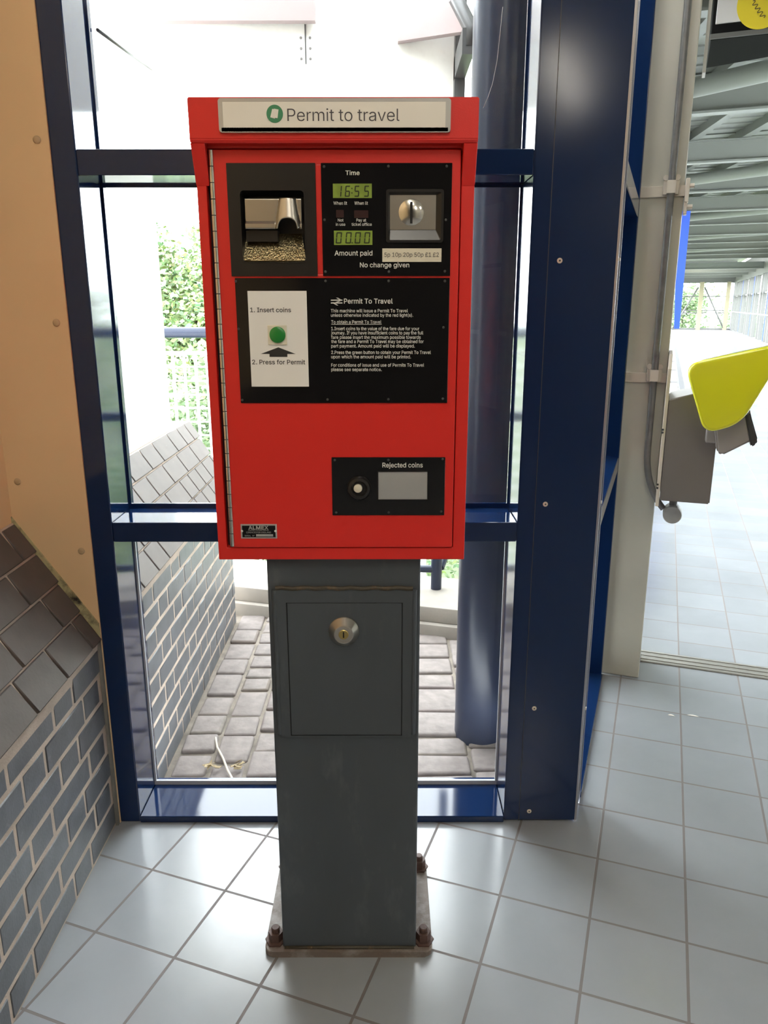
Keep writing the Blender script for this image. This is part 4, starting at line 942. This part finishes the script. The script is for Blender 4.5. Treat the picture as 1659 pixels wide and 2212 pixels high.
# --- instruction panel
ip = panel('instruction_panel', 507, 600.5, 966, 870.5, M['black'])
wx0, wx1, wz0, wz1 = pxrect(534.5, 628.5, 667.5, 835, YU)
b = B(); b.box(wx0, wx1, YU - 0.0008, YU + 0.0005, wz0, wz1); obj('white_plate', b, M['white'], ip)
Q = 0.39783; qx = lambda v: 400 + v * Q; qy = lambda v: 580 + v * Q
YI = YU - 0.0011
lettering('lettering', [('1. Insert coins', qx(353), qx(575), qy(237), 24 * Q), ('2. Press for Permit', qx(364), qx(652), qy(520), 24 * Q)], YI, M['letter_k'], ip, bold=0.010)
aw = [(506, 428), (410, 464), (458, 464), (458, 480), (555, 480), (555, 464), (600, 464)]
b = B(); b.poly([at(qx(u), qy(v), YI) for u, v in aw]); obj('arrow', b, M['letter_k'], ip, norm=False)
g0 = pxrect(qx(448), qy(308), qx(555), qy(414), YU); b = B(); b.box(g0[0], g0[1], YU - 0.0030, YU - 0.0006, g0[2], g0[3], 0.0008, 2); obj('button_bezel', b, M['sticker'], ip)
gc = at(qx(502), qy(360), YU - 0.003); b = B(); b.lathe((gc.x, YU - 0.0028, gc.z), ((0.0139, 0), (0.0139, 0.0025), (0.0125, 0.0036), (0.004, 0.0040)), n=32); obj('green_button', b, M['green'], ip, smooth=50)
YJ = YU - 0.0004
lettering('lettering', [('Permit To Travel', qx(862), qx(1127), qy(190), 26 * Q)], YJ, M['letter_w'], ip, bold=0.014)
TX = [('This machine will issue a Permit To Travel', 791, 1209, 238), ('unless otherwise indicated by the red light(s).', 791, 1238, 262), ('To obtain a Permit To Travel', 793, 1065, 299),
      ('1.Insert coins to the value of the fare due for your', 793, 1271, 335), ('journey. If you have insufficient coins to pay the full', 793, 1293, 358), ('fare please insert the maximum possible towards', 793, 1279, 382),
      ('the fare and a Permit To Travel may be obtained for', 793, 1295, 405), ('part payment. Amount paid will be displayed.', 793, 1247, 429), ('2.Press the green button to obtain your Permit To Travel', 793, 1334, 464),
      ('upon which the amount paid will be printed.', 793, 1226, 488), ('For conditions of issue and use of Permits To Travel', 793, 1297, 533), ('please see separate notice.', 793, 1067, 557)]
lettering('lettering', [(t, qx(u), qx(v), qy(w), 17.5 * Q) for t, u, v, w in TX], YJ, M['letter_w'], ip, bold=0.010, one=True)
b = B()
def flat(pts): b.poly([at(qx(u), qy(v), YJ) for u, v in pts])
flat([(793, 302), (1067, 302), (1067, 304.5), (793, 304.5)])
obj('underline', b, M['letter_w'], ip, norm=False)
b = B()                                                    # double arrow emblem
flat([(791, 169), (854, 169), (854, 175), (791, 175)]); flat([(791, 184), (854, 184), (854, 190), (791, 190)])
flat([(819, 158.5), (829, 158.5), (848, 169.5), (836, 169.5)]); flat([(836, 175), (846, 175), (826, 184.5), (812, 184.5)][::1]); flat([(804, 190), (815, 190), (832, 200), (822, 200)])
obj('double_arrow_emblem', b, M['letter_w'], ip, norm=False)
screws(ip, [(qx(275), qy(70)), (qx(762), qy(68)), (qx(1105), qy(68)), (qx(1410), qy(68)), (qx(290), qy(328)), (qx(1402), qy(320)), (qx(310), qy(714)), (qx(773), qy(712)), (qx(1103), qy(710)), (qx(1399), qy(707))], YU)
# --- rejected coins panel
rp_ = panel('rejected_coins_panel', 716, 988, 959.5, 1113, M['black'])
lettering('lettering', [('Rejected coins', qx(1071), qx(1290), qy(1080), 25 * Q)], YL, M['letter_w'], rp_, bold=0.012)
kc = at(qx(945), qy(1190), YU)
b = B(); b.lathe((kc.x, YU, kc.z), ((0.0225, 0), (0.0222, 0.006), (0.0195, 0.011), (0.0150, 0.012), (0.0125, 0.008), (0.0125, 0.004)), n=40); obj('knob', b, M['black_satin'], rp_, smooth=40)
kc = at(qx(938), qy(1195), YU - 0.009)
b = B(); b.lathe((kc.x, YU - 0.004, kc.z), ((0.0078, 0), (0.0078, 0.005), (0.006, 0.006)), n=28); obj('push_button', b, M['sticker'], rp_, smooth=40)
f0 = pxrect(qx(1043), qy(1100), qx(1316), qy(1256), YU)
b = B(); b.ring(rect_pts(f0[0], f0[1], f0[2], f0[3]), rect_pts(f0[0] + 0.002, f0[1] - 0.001, f0[2] + 0.0012, f0[3] - 0.0012), YU - 0.002, YU); obj('coin_tray_frame', b, M['black_satin'], rp_)
b = B(); b.box(f0[0] + 0.002, f0[1] - 0.001, YU - 0.0008, YU + 0.0005, f0[2] + 0.0012, f0[3] - 0.0012); obj('coin_tray_flap', b, M['grey_win'], rp_)
screws(rp_, [(qx(812), qy(1040)), (qx(1103), qy(1040)), (qx(1398), qy(1035)), (qx(820), qy(1325)), (qx(1105), qy(1325)), (qx(1390), qy(1320))], YU)

# ================================================================== VALIDATOR BY THE WHITE COLUMN
tv = thing('ticket_validator', 'grey metal ticket validator with glossy yellow reader pad fixed beside white column', 'ticket validator', ab(2.75, 0.1, 0.75))
def AX(px, py, a):                     # picture point -> (b, z) on the plane at distance a along the footbridge
    d = FW + RT * ((px - W_PX / 2) / FPX) - UP * ((py - H_PX / 2) / FPX)
    t = a / d.dot(T2); p = CAM + d * t
    return p.dot(N2), p.z
b = B(); b.prism([(0.028, 2.70, 0.757), (0.186, 2.70, 0.757), (0.186, 2.70, 1.150), (0.150, 2.70, 1.137), (0.028, 2.70, 1.101)], (0, 0.24, 0), 0.004, 2)
obj('casing', b, M['casing'], tv, mx=AB, smooth=12)
b = B(); b.prism([(0.0155, 2.705, 0.735), (0.0155, 2.705, 1.200), (0.0155, 2.74, 1.245), (0.0155, 3.0, 1.245), (0.0155, 3.0, 0.735)], (0.011, 0, 0), 0.001, 1)
pl_ = obj('back_plate', b, M['cream_plate'], tv, mx=AB)
for z in (0.80, 0.812, 0.99, 1.00):
    b = B(); b.lathe((0, 0, 0), ((0.0035, 0), (0.0035, 0.002)), n=10)
    obj('screw', b, M['dark_grey'], pl_, mx=Matrix.Translation(ab(2.703, 0.017, z)))
# reader head: rounded grey box, dark roller edge, yellow pad
h = [AX(px, py, 2.62) for px, py in ((1540, 880), (1615, 862), (1634, 948), (1560, 984), (1549, 978))]
b = B(); b.prism([(p[0], 2.62, p[1]) for p in h], (0, 0.16, 0), 0.006, 3); obj('reader_head', b, M['casing2'], tv, mx=AB, smooth=35)
h = [AX(px, py, 2.615) for px, py in ((1608, 893), (1620, 890), (1637, 950), (1634, 960), (1622, 966))]
b = B(); b.prism([(p[0], 2.612, p[1]) for p in h], (0, 0.17, 0), 0.005, 3); obj('rubber_edge', b, M['dark_grey'], tv, mx=AB, smooth=40)
corners = [Vector(AX(px, py, 2.56)) for px, py in ((1479, 787), (1712, 737), (1600, 917), (1521, 937))]
pts = []
rad = (0.05, 0.04, 0.05, 0.042)
for i, c in enumerate(corners):
    p0, p1 = corners[i - 1], corners[(i + 1) % 4]
    u = (p0 - c).normalized(); v = (p1 - c).normalized(); r = rad[i]
    s_, e_ = c + u * r, c + v * r
    for k in range(9):
        t = k / 8; pts.append(s_ * (1 - t) ** 2 + c * 2 * t * (1 - t) + e_ * t ** 2)
b = B(); n = len(pts)
cen = sum(pts, Vector((0, 0))) / n
prev = None
layers = [(2.607, 0.0), (2.560, 0.0), (2.5555, 0.0015), (2.5525, 0.004), (2.5510, 0.0075), (2.5505, 0.012)]
rings = []
for a_, ins in layers:
    ring_ = []
    for p in pts:
        d = (cen - p); ring_.append(b.bm.verts.new((p.x + d.normalized().x * ins, a_, p.y + d.normalized().y * ins)))
    rings.append(ring_)
for r0_, r1_ in zip(rings, rings[1:]):
    for k in range(n): b.bm.faces.new((r0_[k], r0_[(k + 1) % n], r1_[(k + 1) % n], r1_[k]))
b.bm.faces.new(rings[0][::-1]); b.bm.faces.new(rings[-1])
yp = obj('reader_pad', b, M['yellow'], tv, mx=AB, smooth=50); yp['label'] = 'glossy yellow reader pad'
b = B(); b.box(0.150, 0.215, 2.66, 2.72, 0.97, 1.06, 0.004, 2); obj('neck', b, M['casing2'], tv, mx=AB)

# conduit with clamps and junction box
cd_ = thing('conduit', 'grey conduit pipe clipped to the white column with a round junction box', 'conduit', ab(2.85, -0.03, 0.0))
b = B(); path = [(-0.0265, 2.855, 3.28), (-0.0265, 2.855, 2.0), (-0.0265, 2.855, 0.92)]
jx, jz = 0.076, 0.685
for k in range(1, 13):
    t = k / 12
    p0, p1_, p2_ = Vector((-0.0265, 2.855, 0.92)), Vector((-0.030, 2.850, 0.775)), Vector((jx - 0.03, 2.83, jz + 0.012))
    path.append(p0 * (1 - t) ** 2 + p1_ * 2 * t * (1 - t) + p2_ * t ** 2)
b.tube(path, 0.0115, 16); obj('pipe', b, M['galv'], cd_, mx=AB, smooth=50)
b = B(); b.tube([(jx, 2.795, jz), (jx, 2.80, jz), (jx, 2.855, jz), (jx, 2.86, jz)], [0.030, 0.032, 0.032, 0.030], 28); jb = obj('junction_box', b, M['galv_pale'], cd_, mx=AB, smooth=40)
b = B(); b.tube([(jx, 2.825, jz + 0.025), (jx, 2.825, 0.757)], 0.0135, 16); obj('pipe', b, M['galv'], cd_, mx=AB, smooth=40)
for z in (1.775, 1.165):
    b = B(); b.box(-0.052, -0.002, 2.8605, 2.8693, z - 0.022, z + 0.022, 0.002, 1)
    b.tube([(-0.045, 2.858, z + 0.030), (-0.045, 2.8695, z + 0.030)], 0.009, 12); b.tube([(-0.009, 2.858, z + 0.030), (-0.009, 2.8695, z + 0.030)], 0.009, 12)
    b.box(-0.041, -0.012, 2.8412, 2.8445, z - 0.02, z + 0.02, 0.001, 1); b.box(-0.0405, -0.038, 2.8412, 2.866, z - 0.02, z + 0.02); b.box(-0.015, -0.0125, 2.8412, 2.866, z - 0.02, z + 0.02)
    obj('clamp', b, M['cream_plate'], cd_, mx=AB, smooth=40)
# strap brackets round the column
for i, z in enumerate((1.765, 1.155)):
    b = B(); b.box(BL - 0.008, 0.03 if i == 0 else 0.0145, 2.870, 2.8795, z - 0.017, z + 0.017, 0.001, 1)
    if i == 0:
        b.box(0.0165, 0.030, 2.85, 2.90, z - 0.038, z + 0.035, 0.002, 1); b.box(0.0165, 0.028, 2.855, 2.90, z - 0.075, z - 0.030, 0.002, 1)
        for zz in (z + 0.012, z - 0.052):
            b.tube([(0.028, 2.86, zz), (0.044, 2.86, zz)], 0.0075, 12)
    tag(obj('strap_bracket', b, M['cream_plate'], mx=AB, smooth=40), ('upper cream strap bracket with two bolts round the white column' if i == 0 else 'lower cream strap bracket round the white column behind the validator'), 'bracket', 'strap brackets on the white column')

# hanging strip and light box overhead
b = B(); b.box(0.036, 0.046, 2.95, 3.02, 2.13, cz + 0.02, 0.001, 1); tag(obj('hanging_strip', b, M['white_metal'], mx=AB), 'narrow white strip hanging down beside the column top', 'strip')
hs = thing('hanging_sign', 'white overhead sign box with a yellow disc and dark underside', 'sign', ab(3.95, 0.5, 2.45))
b = B(); b.prism([(0.063, 3.77, 2.45), (1.10, 3.77, 2.45), (1.10, 3.84, 2.45), (0.063, 4.18, 2.45)], (0, 0, 0.62), 0.004, 1); obj('case', b, M['sign_grey'], hs, mx=AB)
b = B(); z0 = AX(1545, 52, 3.765)[1]; b.box(0.078, 1.085, 3.762, 3.771, z0, 3.02, 0.001, 1); obj('sign_face', b, mat('sign_face_white', (0.62, 0.60, 0.60), 0.4), hs, mx=AB)
b = B(); b.box(0.063, 1.10, 3.764, 3.772, 2.452, 2.470); obj('lower_rim', b, mat('sign_rim', (0.11, 0.11, 0.105), 0.5), hs, mx=AB)
c = AX(1648, 5, 3.76); b = B()
for k in range(1): b.tube([(c[0], 3.7625, c[1]), (c[0], 3.7605, c[1])], 0.094, 48)
obj('yellow_disc', b, M['sign_yellow'], hs, mx=AB)
b = B(); pth = []
for k in range(61):
    t = k / 60; u, v = lerp(1626, 1650, t), lerp(2, 38, t)
    w = 5.0 * math.sin(t * math.pi * 9)
    q = AX(u + w * 0.83, v - w * 0.55, 3.758); pth.append((q[0], 3.7595, q[1]))
b.tube(pth, 0.0013, 6); obj('scribble', b, M['letter_k'], hs, mx=AB)
b = B(); b.tube([(0.58, 3.8, 3.06), (0.58, 3.8, 3.62)], 0.02, 10); obj('hanger', b, M['sign_grey'], hs, mx=AB)
# blue panel on the footbridge side
b = B(); b.prism([AX(1456, 710, 10.0)[0:1] + (10.0, 1.135), (0.140, 10.0, 1.135), (0.140, 10.0, 2.45), (0.0, 10.0, 2.45)], (0, 0.05, 0)); 
b.box(BL, 0.02, 10.05, 10.09, 1.2, 1.26); b.box(BL, 0.02, 10.05, 10.09, 2.3, 2.36)
tag(obj('wall_sign', b, M['blue_sign'], mx=AB), 'tall bright blue sign panel on the footbridge side wall', 'sign')
# corridor lamp glimpsed far away
b = B(); b.box(0.85, 1.15, 37.5, 39.3, 3.70, 3.76); b.box(0.92, 0.96, 38.3, 38.34, 3.76, 3.9); tag(obj('ceiling_light', b, M['lampw'], mx=AB), 'small lit tube light at the far end of the footbridge', 'light')

# ================================================================== LAMPS OF THE HALL AND ADDED FILL LIGHT (behind the camera)
def hall_lamp(x, y, rot, label, L=1.5):
    t = thing('ceiling_light', label, 'light', (x, y, cz - 0.12), 'fluorescent lights on the hall ceiling')
    mx = Matrix.Translation((x, y, cz - 0.12)) @ Matrix.Rotation(rot, 4, 'Z')
    b = B(); b.box(-0.09, 0.09, -L / 2 - 0.03, L / 2 + 0.03, 0.07, 0.1195); obj('housing', b, M['white_metal'], t, mx=mx)
    b = B(); b.prism([(-0.085, -L / 2, 0.07), (0.085, -L / 2, 0.07), (0.06, -L / 2, 0.0), (-0.06, -L / 2, 0.0)], (0, L, 0), 0.01, 2); obj('diffuser', b, M['lamp'], t, mx=mx)
hall_lamp(0.1, -0.6, 0.35, 'added fill light just behind the camera')  # fill lamp added to brighten the front of the machine
hall_lamp(1.53, -3.45, 0.35, 'hall fluorescent light farther behind the camera')
hall_lamp(3.0, -2.0, 0.35, 'hall fluorescent light over the right part of the hall')

for i in range(11):
    a = AK[0] - 1.4 + 2.86 * i
    t = thing('tube_light', 'lit tube light tucked up between the footbridge roof beams', 'light', ab(a, 2.5, 3.44), 'tube lights between the footbridge roof beams')
    mx = Matrix.Translation(ab(a, 2.5, 3.44)) @ Matrix.Rotation(-AZ, 4, 'Z')
    b = B(); b.box(-0.05, 0.05, -0.78, 0.78, 0.025, 0.05); obj('housing', b, M['white_metal'], t, mx=mx)
    b = B(); b.tube([(0, -0.75, 0.0), (0, 0.75, 0.0)], 0.03, 12); obj('tube', b, M['lampc'], t, mx=mx)

# ================================================================== OUTDOOR THINGS
b = B(); b.tube([(0.358, 2.552, ZP - 0.03), (0.358, 2.552, 4.2)], 0.094, 40)
tag(obj('steel_post', b, M['pipe_blue'], smooth=50), 'fat round blue steel post standing outside the window', 'post')
# canopy parts of the next building
ca = thing('canopy', 'white boarded canopy with a mauve brown fascia seen above the machine', 'canopy', (0.0, 3.6, 2.4))
b = B(); b.box(-1.6, -0.286, 3.6, 3.64, 2.546, 2.68); obj('fascia', b, M['fascia'], ca)
b = B(); b.hexa([Vector(p) for p in ((0.06, 3.62, 2.475), (0.325, 3.50, 2.475), (0.325, 3.54, 2.475), (0.06, 3.66, 2.475), (0.06, 3.62, 2.68), (0.325, 3.50, 2.68), (0.325, 3.54, 2.68), (0.06, 3.66, 2.68))]); obj('fascia', b, M['fascia'], ca)
b = B(); b.box(-1.6, 0.33, 3.66, 3.70, 2.22, 2.66); soff = obj('white_board', b, M['white_panel'], ca)
b = B(); b.box(-0.335, -0.330, 3.655, 3.661, 2.40, 2.55); obj('seam', b, M['dark_grey'], soff)
for zz in (2.42, 2.46, 2.50):
    for xx in (-0.352, -0.313):
        b = B(); b.lathe((xx, 3.66, zz), ((0.006, 0), (0.005, 0.003)), n=10); obj('rivet', b, M['galv'], soff)
b = B(); b.tube([(0.22, 3.40, 2.66), (0.335, 3.30, 2.42), (0.335, 3.30, 2.36)], 0.03, 4); b.box(0.30, 0.345, 3.28, 3.66, 2.33, 2.42); obj('strut', b, M['dark_grey'], ca)
b = B(); b.box(0.30, 0.345, 3.60, 3.66, 1.2, 2.7); obj('hanger_post', b, M['dark_grey'], ca)
b = B(); b.box(-1.56, -1.50, 3.70, 3.76, -1.25, 2.7); obj('leg', b, M['dark_grey'], ca)
b = B(); b.tube([(-0.676, 2.04, 2.03), (-0.90, 3.31, 2.284)], 0.004, 6, r1=0.003); tag(obj('stay_rod', b, M['dark_grey']), 'thin dark stay rod slanting outside the upper pane', 'rod')
# handrail and mesh fence on the left
hr = thing('handrail', 'round blue handrail beyond the white mesh fence', 'handrail', (-1.4, 5.25, -0.2))
b = B(); b.tube([(-3.2, 5.25, 1.23), (0.9, 5.15, 1.23)], 0.035, 16); obj('rail', b, M['pipe_blue'], hr, smooth=50)
for x in (-3.1, -1.9, 0.75):
    b = B(); b.tube([(x, 5.2, -1.25), (x, 5.2, 1.22)], 0.03, 14); obj('post', b, M['pipe_blue'], hr, smooth=50)
mf = thing('mesh_fence', 'white painted wire mesh fence outside the window', 'fence', (-1.3, 5.0, 0.0))
b = B()
for i in range(36):
    x = -2.30 + i * 0.0725; b.tube([(x, 5.0, -0.30), (x, 5.0, 1.11)], 0.0095, 6)
for i in range(17):
    z = 1.11 - i * 0.0885; r = 0.013 if i == 0 else 0.006
    b.tube([(-2.32, 4.99, z), (0.26, 4.99, z)], r, 6)
obj('mesh_panel', b, mat('white_wire', (0.85, 0.85, 0.82), 0.5), mf)
for x in (-2.34, -0.95, 0.27):
    b = B(); b.tube([(x, 5.02, -1.25), (x, 5.02, 1.14)], 0.024, 10); obj('post', b, M['white_metal'], mf)
# blue railing on the kerb
rg = thing('railing', 'dark blue tubular railing standing on the kerb', 'railing', (0.28, 3.7, -0.006))
b = B(); b.tube([(0.268, 3.70, -0.006), (0.268, 3.70, 0.9)], 0.028, 18); obj('post', b, M['pipe_blue'], rg, smooth=50)
b = B(); b.tube([(-0.12, 3.72, 0.10), (0.268, 3.70, 0.10)], 0.02, 14); obj('rail', b, M['pipe_blue'], rg, smooth=50)
b = B(); b.tube([(-0.12, 3.72, -0.006), (-0.12, 3.72, 0.9)], 0.028, 18); obj('post', b, M['pipe_blue'], rg, smooth=50)
b = B(); b.tube([(-0.12, 3.72, 0.88), (0.268, 3.70, 0.88)], 0.024, 14); obj('rail', b, M['pipe_blue'], rg, smooth=50)
b = B(); b.tube([(0.29, 3.72, 0.10), (0.35, 3.86, 0.19), (0.38, 3.95, 0.6)], 0.02, 14); obj('rail', b, M['pipe_blue'], rg, smooth=50)
# trees and shrubs
def tree(name, label, x, y, z0, z1, rx, n, seed, col=1.0, group=None, leafsz=0.075, trunk=True):
    rr = random.Random(seed)
    t = thing(name, label, 'tree' if trunk else 'shrub', (x, y, -1.2), group)
    b = B(); zc_ = (z0 + z1) / 2; rz = (z1 - z0) / 2
    blobs = [(x + rr.uniform(-0.6, 0.6) * rx, y + rr.uniform(-0.5, 0.5) * rx, zc_ + rr.uniform(-0.65, 0.7) * rz, rr.uniform(0.3, 0.55)) for _ in range(22)]
    lay = b.bm.loops.layers.color.new('tint')
    for i in range(n):
        bx, by, bz, br = rr.choice(blobs)
        d = Vector((rr.gauss(0, 1), rr.gauss(0, 1), rr.gauss(0, 1))).normalized() * (rr.random() ** 0.35)
        p = Vector((bx + d.x * br * rx, by + d.y * br * rx, bz + d.z * br * rz))
        u = Vector((rr.gauss(0, 1), rr.gauss(0, 1), rr.gauss(0, 0.6))).normalized(); v = u.cross(Vector((rr.gauss(0, 1), rr.gauss(0, 1), rr.gauss(0, 1)))).normalized()
        s_ = leafsz * rr.uniform(0.6, 1.3)
        f = b.bm.faces.new([b.bm.verts.new(p + q) for q in (u * s_, v * s_ * 0.5 + u * 0.15 * s_, -u * s_ * 0.9, -v * s_ * 0.5 + u * 0.15 * s_)])
        g = rr.uniform(0.8, 1.25) * col; tt = (g * rr.uniform(0.8, 1.2), g, g * rr.uniform(0.7, 1.0), 1)
        for l in f.loops: l[lay] = tt
    obj('foliage', b, M['leaf'], t, norm=False)
    if trunk:
        b = B(); b.tube([(x, y, -1.25), (x + 0.05, y, lerp(-1.25, zc_, 0.6)), (x + 0.1, y, zc_ + rz * 0.3)], 0.09, 8, r1=0.03)
        obj('trunk', b, M['bark'], t, smooth=60)
tree('leafy_tree', 'pale leafy tree standing behind the mesh fence', -2.3, 9.2, -0.5, 2.4, 1.3, 26000, 1, leafsz=0.042)
tree('bushy_shrub', 'bright green shrub growing close behind the mesh fence', -1.5, 6.3, -1.2, 1.22, 1.0, 22000, 2, 1.35, leafsz=0.032, trunk=False)
tree('round_shrub', 'dark green shrub low behind the kerb and railing', 0.5, 6.4, -1.2, 0.30, 0.8, 5000, 3, 1.1, leafsz=0.032, trunk=False)
tree('spreading_tree', 'broad tree standing behind the machine beyond the handrail', 1.2, 11.5, -0.6, 2.2, 1.9, 9000, 4, leafsz=0.05)
tree('bridge_tree', 'tall tree past the far end of the footbridge', *ab(58, 0.9)[:2], -1.5, 3.2, 2.2, 6000, 6, 1.3, leafsz=0.13)
tree('bank_tree', 'lower tree beside the tall one past the footbridge end', *ab(66, 5.6)[:2], -1.5, 2.2, 2.2, 5000, 8, 1.6, leafsz=0.13)

# twigs, leaves and scraps
b = B(); pth = [at(463, 1602, 2.42), at(472, 1630, 2.33)]
tw = [Vector((-0.618, 2.49, ZP + 0.012)), Vector((-0.60, 2.43, ZP + 0.010)), Vector((-0.565, 2.36, ZP + 0.012)), Vector((-0.535, 2.29, ZP + 0.010)), Vector((-0.50, 2.22, ZP + 0.012))]
b.tube(tw, 0.0042, 7); tag(obj('twig', b, M['twig'], smooth=60), 'pale dry twig lying on the outdoor setts', 'twig')
def leafclump(x, y, label, seed, n=9, r=0.03):
    rr = random.Random(seed); b = B()
    for i in range(n):
        c = Vector((x + rr.gauss(0, r * 0.5), y + rr.gauss(0, r * 0.5), ZP + 0.006 + rr.uniform(0, 0.012)))
        u = Vector((rr.gauss(0, 1), rr.gauss(0, 1), rr.gauss(0, 0.4))).normalized() * rr.uniform(0.01, 0.022); v = u.cross(Vector((rr.gauss(0, 0.4), rr.gauss(0, 0.4), 1))).normalized() * 0.007
        b.prism([c - u, c + v, c + u, c - v], (0, 0, 0.0012))
    tag(obj('dead_leaves', b, M['dry_leaf']), label, 'leaves', 'dead leaves on the setts', 'stuff')
leafclump(-0.665, 2.15, 'dead leaf litter in the corner by the outdoor brick wall', 1, 26, 0.045)
leafclump(-0.60, 2.32, 'small curled dead leaf on the setts', 2, 6, 0.025)
leafclump(-0.50, 2.31, 'brown moss tuft beside the twig', 3, 9, 0.025)
for i, (px, py, lab) in enumerate(((1450, 1546, 'small white paper sliver on a floor tile near the threshold'), (1497, 1547, 'longer white paper sliver just past the grout line'))):
    d = FW + RT * ((px - W_PX / 2) / FPX) - UP * ((py - H_PX / 2) / FPX); p = CAM + d * (-CAMH / d.z)
    b = B(); L = 0.012 if i == 0 else 0.02
    top_ = [p + N2 * (L * u) + T2 * (0.008 * (1 - u * u)) for u in (-1, -0.5, 0, 0.5, 1)]; bot_ = [p + N2 * (L * u) + T2 * (0.001 * (1 - u * u)) for u in (1, 0.5, 0, -0.5, -1)]
    b.prism([Vector((q.x, q.y, 0.0)) for q in top_ + bot_[1:-1]], (0, 0, 0.001))
    tag(obj('paper_scrap', b, M['paper']), lab, 'paper scrap', 'paper scraps on the floor')
